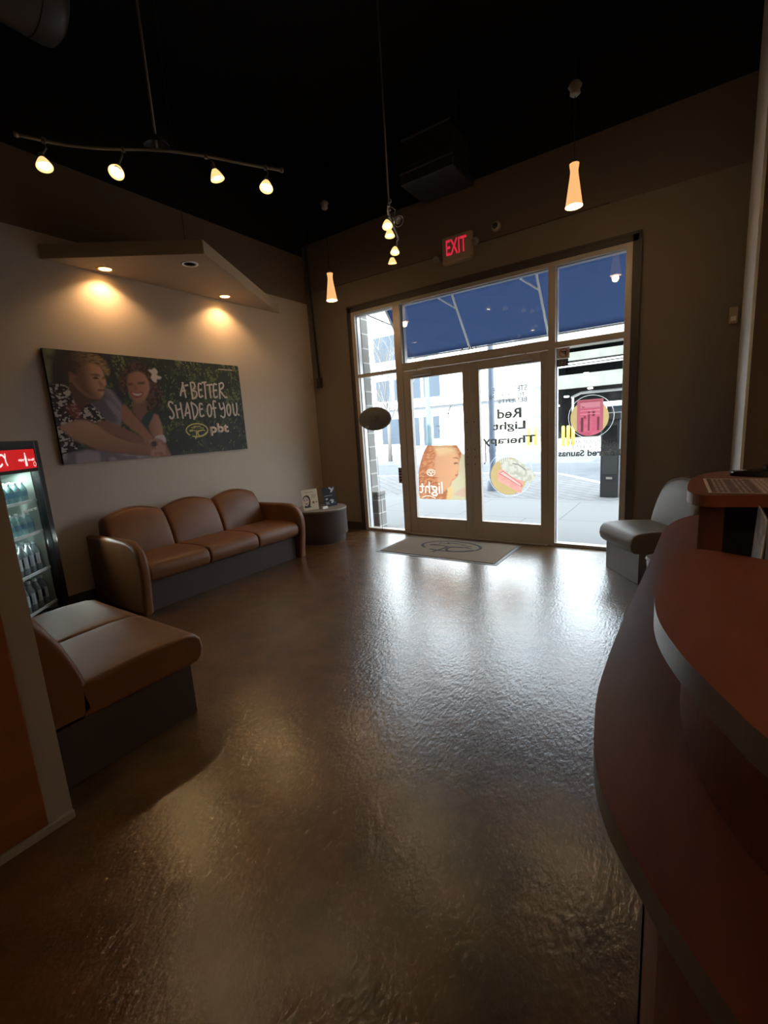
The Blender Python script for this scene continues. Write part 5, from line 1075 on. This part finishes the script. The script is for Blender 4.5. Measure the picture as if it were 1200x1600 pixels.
RF.stroke([(0.05, 0.02), (0.10, 0.04), (0.16, 0.045), (0.21, 0.03), (0.25, 0.012)], 0.010, PE)
kp = inside(RF.x, RF.y, rp([(1.725, 0.485), (1.735, 0.848), (1.78, 1.0), (1.83, 1.12), (1.885, 1.201), (2.312, 1.193), (2.372, 1.10), (2.43, 1.05), (2.43, 0.485)]))

RF.build('film', attr_mat('amber_film', 0.6, 0.48), frame(((1, 0, 0), (0, 0, 1), (0, -1, 0)), (1.725-2.05, 0.0, 0.49-0.50)), t, keep=kp)
m_ls = film_mat('pale_peach_vinyl', (0.95, 0.80, 0.68), 0.95, 0.75)
def dt2(body, x0, x1, z0, z1, bold=0.0, m=m_ls):
    bm = text_bm(body, x1-x0, z1-z0, bold, 0.0004); xf(bm, frame('street', ((x0+x1)/2-2.05, -0.0015, (z0+z1)/2-0.5))); part('lettering', bm, m, t)
dt2('the', 1.86, 1.94, 0.715, 0.755); dt2('see yourself in a new', 1.76, 2.085, 0.765, 0.785)
# right door lettering
t = thing('red_light_lettering', 'large mirrored grey lettering on the right door glass', 'lettering', (3.0, YD, 1.2))
decal_text('small_lettering', 'STEP INSIDE', 2.79, 3.194, 1.775, 1.835, m_dk2, t); decal_text('small_lettering', 'TO LEARN THE', 2.74, 3.17, 1.712, 1.755, m_dk2, t); decal_text('small_lettering', 'BENEFITS', 2.862, 3.193, 1.652, 1.702, m_dk2, t)
decal_text('lettering', 'Red', 2.842, 3.129, 1.477, 1.590, m_dk, t, 0.03); decal_text('lettering', 'Light', 2.79, 3.175, 1.320, 1.440, m_dk, t, 0.03); decal_text('lettering', 'Therapy', 2.655, 3.292, 1.160, 1.275, m_dk, t, 0.03)
# right door circle
m_yd = film_mat('pale_yellow_film', (0.72, 0.55, 0.28), 0.9, 0.55); m_pk = film_mat('pink_film', (0.98, 0.60, 0.53), 0.9, 0.75); m_pale = film_mat('pale_cream_film', (0.92, 0.90, 0.82), 0.95, 0.75); m_gry = film_mat('grey_film', (0.65, 0.62, 0.55), 0.95, 0.7); m_wf = film_mat('white_film', (0.85, 0.85, 0.85), 0.9, 0.5)
t = thing('panel_decal', 'round yellow decal of a pink light panel on the right door', 'decal', (2.97, -0.002, 0.80))
ring('outline_ring', (2.985, 0.83), 0.265, 0.005, -0.0022, m_wf, t)
m_pf = attr_mat('printed_film', 0.6, 0.45)
RP = Raster(0.60, 0.56, 200, 187, (0.62, 0.44, 0.20))
def pp(pts): return [(a-2.70, b-0.53) for a, b in pts]
BL = smooth_poly([(2.87, 0.93), (2.97, 0.995), (3.06, 1.0), (3.14, 0.95), (3.27, 0.84), (3.28, 0.78), (3.23, 0.72), (3.17, 0.74), (3.05, 0.77), (2.97, 0.82), (2.92, 0.86)], 3)
PK = [(2.835, 0.855), (2.92, 0.915), (3.145, 0.745), (3.12, 0.60), (3.09, 0.605), (2.835, 0.745)]
RP.fill(pp(smooth_poly([(2.84, 1.0), (2.95, 1.03), (2.99, 1.0), (2.96, 0.955), (2.87, 0.96)], 3)), (0.50, 0.45, 0.36), 0.006, 1, col2=(0.72, 0.68, 0.58), nf=lambda a, b: np.clip((np.sin(a*260)+1)/2, 0, 1))
RP.fill(pp(PK), (0.78, 0.33, 0.27), 0.003, 1, col2=(0.85, 0.42, 0.36), nf=lambda a, b: np.clip(vnoise(a, b, 30, 3), 0, 1))
RP.fill(pp([(2.845, 0.83), (2.90, 0.865), (3.135, 0.70), (3.13, 0.665)]), (0.60, 0.20, 0.17), 0.003, 1); RP.fill(pp([(2.865, 0.835), (2.90, 0.852), (3.115, 0.70), (3.11, 0.685)]), (0.92, 0.55, 0.50), 0.003, 1)
RP.fill(pp(BL), (0.70, 0.66, 0.55), 0.004, 1, col2=(0.55, 0.51, 0.41), nf=lambda a, b: np.clip((vnoise(a, b, 40, 8)-.4)*3, 0, 1))
RP.stroke(pp([(3.02, 0.95), (3.09, 0.935), (3.17, 0.875)]), 0.012, (0.25, 0.24, 0.22))
for k in range(5): RP.stroke(pp([(3.03+k*.03, 0.86-k*.012), (3.05+k*.03, 0.83-k*.012)]), 0.004, (0.42, 0.38, 0.30))
RP.build('film', m_pf, frame(((1, 0, 0), (0, 0, 1), (0, -1, 0)), (2.70-2.97, -0.0008+0.002, 0.53-0.80)), t, keep=inside(RP.x, RP.y, pp(disc((2.965, 0.80), 0.222, ry=0.225))) | inside(RP.x, RP.y, pp(BL)) | inside(RP.x, RP.y, pp(PK)))
# right window: sticker, circle, lettering
t = thing('no_firearms_sticker', 'small square sticker with a crossed-out circle on the right window', 'sticker', (3.515, -0.002, 2.0))
flat('white_square', [(3.517, 2.062), (3.644, 2.062), (3.644, 2.172), (3.517, 2.172)], -0.0012, mat('pale_pink_sticker', (0.62, 0.56, 0.54), 0.6), t)
m_rd = mat('dark_red_vinyl', (0.30, 0.05, 0.05), 0.6); ring('red_circle', (3.585, 2.118), 0.042, 0.007, -0.0020, m_rd, t)
bm = B(); ribbon(bm, [(0.040, 0.14), (0.098, 0.095)], 0.007); xf(bm, frame('room', (0, -0.0003, 0))); part('red_slash', bm, m_rd, t)
bm = B(); box(bm, (0.045, -0.0002, 0.125), (0.10, 0.0004, 0.138)); box(bm, (0.084, -0.0002, 0.09), (0.098, 0.0004, 0.128)); box(bm, (0.07, -0.0002, 0.112), (0.086, 0.0004, 0.118)); part('pistol_symbol', bm, m_ink, t)
flat('black_strip', [(3.517, 1.985), (3.632, 1.985), (3.632, 2.060), (3.517, 2.060)], -0.0012, m_ink, t)
for i, (s, w) in enumerate((('NO FIREARMS', .09), ('ALLOWED ON', .08), ('THESE PREMISES', .10))): decal_text('small_lettering', s, 3.575-w/2, 3.575+w/2, 2.038-i*.020, 2.050-i*.020, m_wh, t).location = (0, -0.0012, 0)
t = thing('sauna_decal', 'round yellow decal with a red sauna cabin on the right window', 'decal', (3.85, -0.002, 1.43))
ring('outline_ring', (3.862, 1.435), 0.222, 0.005, -0.0020, m_wf, t)
RS = Raster(0.40, 0.42, 170, 178, (0.62, 0.44, 0.20))
def ps(pts): return [(a-3.65, b-1.22) for a, b in pts]
CB = [(3.725, 1.615), (3.983, 1.615), (3.983, 1.30), (3.93, 1.258), (3.85, 1.236), (3.78, 1.247), (3.725, 1.285)]
RS.fill(ps(CB), (0.50, 0.14, 0.17), 0.003, 1); RS.fill(ps([(3.745, 1.60), (3.965, 1.60), (3.95, 1.585), (3.76, 1.585)]), (0.36, 0.08, 0.10), 0.003, 1)
RS.fill(ps([(3.76, 1.585), (3.95, 1.585), (3.95, 1.53), (3.76, 1.53)]), (0.62, 0.24, 0.27), 0.004, 1)
RS.fill(ps([(3.752, 1.52), (3.955, 1.52), (3.95, 1.24), (3.755, 1.24)]), (0.55, 0.10, 0.16), 0.004, 1, col2=(0.70, 0.22, 0.27), nf=lambda a, b: np.clip((np.sin(b*420)+1)/2, 0, 1)*np.clip(vnoise(a, b, 25, 6), 0, 1))
for x0, x1, z0, z1 in ((3.765, 3.790, 1.28, 1.43), (3.836, 3.852, 1.29, 1.49), (3.925, 3.945, 1.29, 1.43), (3.878, 3.900, 1.44, 1.49), (3.795, 3.812, 1.42, 1.445)): RS.fill(ps([(x0, z0), (x1, z0), (x1, z1), (x0, z1)]), (0.16, 0.045, 0.055), 0.005, 1)
for z in (1.50, 1.465): RS.stroke(ps([(3.76, z), (3.948, z)]), 0.004, (0.80, 0.42, 0.44))
RS.stroke(ps([(3.775, 1.545), (3.785, 1.535), (3.798, 1.54)]), 0.008, (0.25, 0.05, 0.07))
RS.build('film', m_pf, frame(((1, 0, 0), (0, 0, 1), (0, -1, 0)), (3.65-3.85, 0.0008, 1.22-1.43)), t, keep=inside(RS.x, RS.y, ps(disc((3.847, 1.425), 0.190))) | inside(RS.x, RS.y, ps([(3.725, 1.4), (3.725, 1.615), (3.983, 1.615), (3.983, 1.4)])))
t = thing('sauna_lettering', 'mirrored lettering below the sauna decal on the right window', 'lettering', (3.85, YD, 1.1))
decal_text('small_lettering', 'STEP INSIDE AND', 3.643, 4.10, 1.152, 1.190, m_dk2, t); decal_text('small_lettering', 'LEARN THE BENEFITS', 3.563, 4.13, 1.100, 1.140, m_dk2, t); decal_text('lettering', 'Infrared Saunas', 3.535, 4.150, 1.020, 1.090, m_dk, t, 0.03)
# strip sticker on the left sidelight
t = thing('strip_sticker', 'narrow dark strip of small stickers low on the left sidelight', 'sticker', (1.415, YD, 0.70))
flat('strip', [(1.418, 0.70), (1.480, 0.70), (1.480, 0.91), (1.418, 0.91)], YD, m_ink, t)
for i, c in enumerate(((0.25, 0.25, 0.26), (0.5, 0.35, 0.25), (0.55, 0.45, 0.42), (0.5, 0.12, 0.10), (0.2, 0.2, 0.2))): flat('sticker_patch', [(1.425, .888-i*.04), (1.473, .888-i*.04), (1.473, .870-i*.04), (1.425, .870-i*.04)], YD-.0006, mat('patch_%s' % 'abcde'[i], c, .6), t)
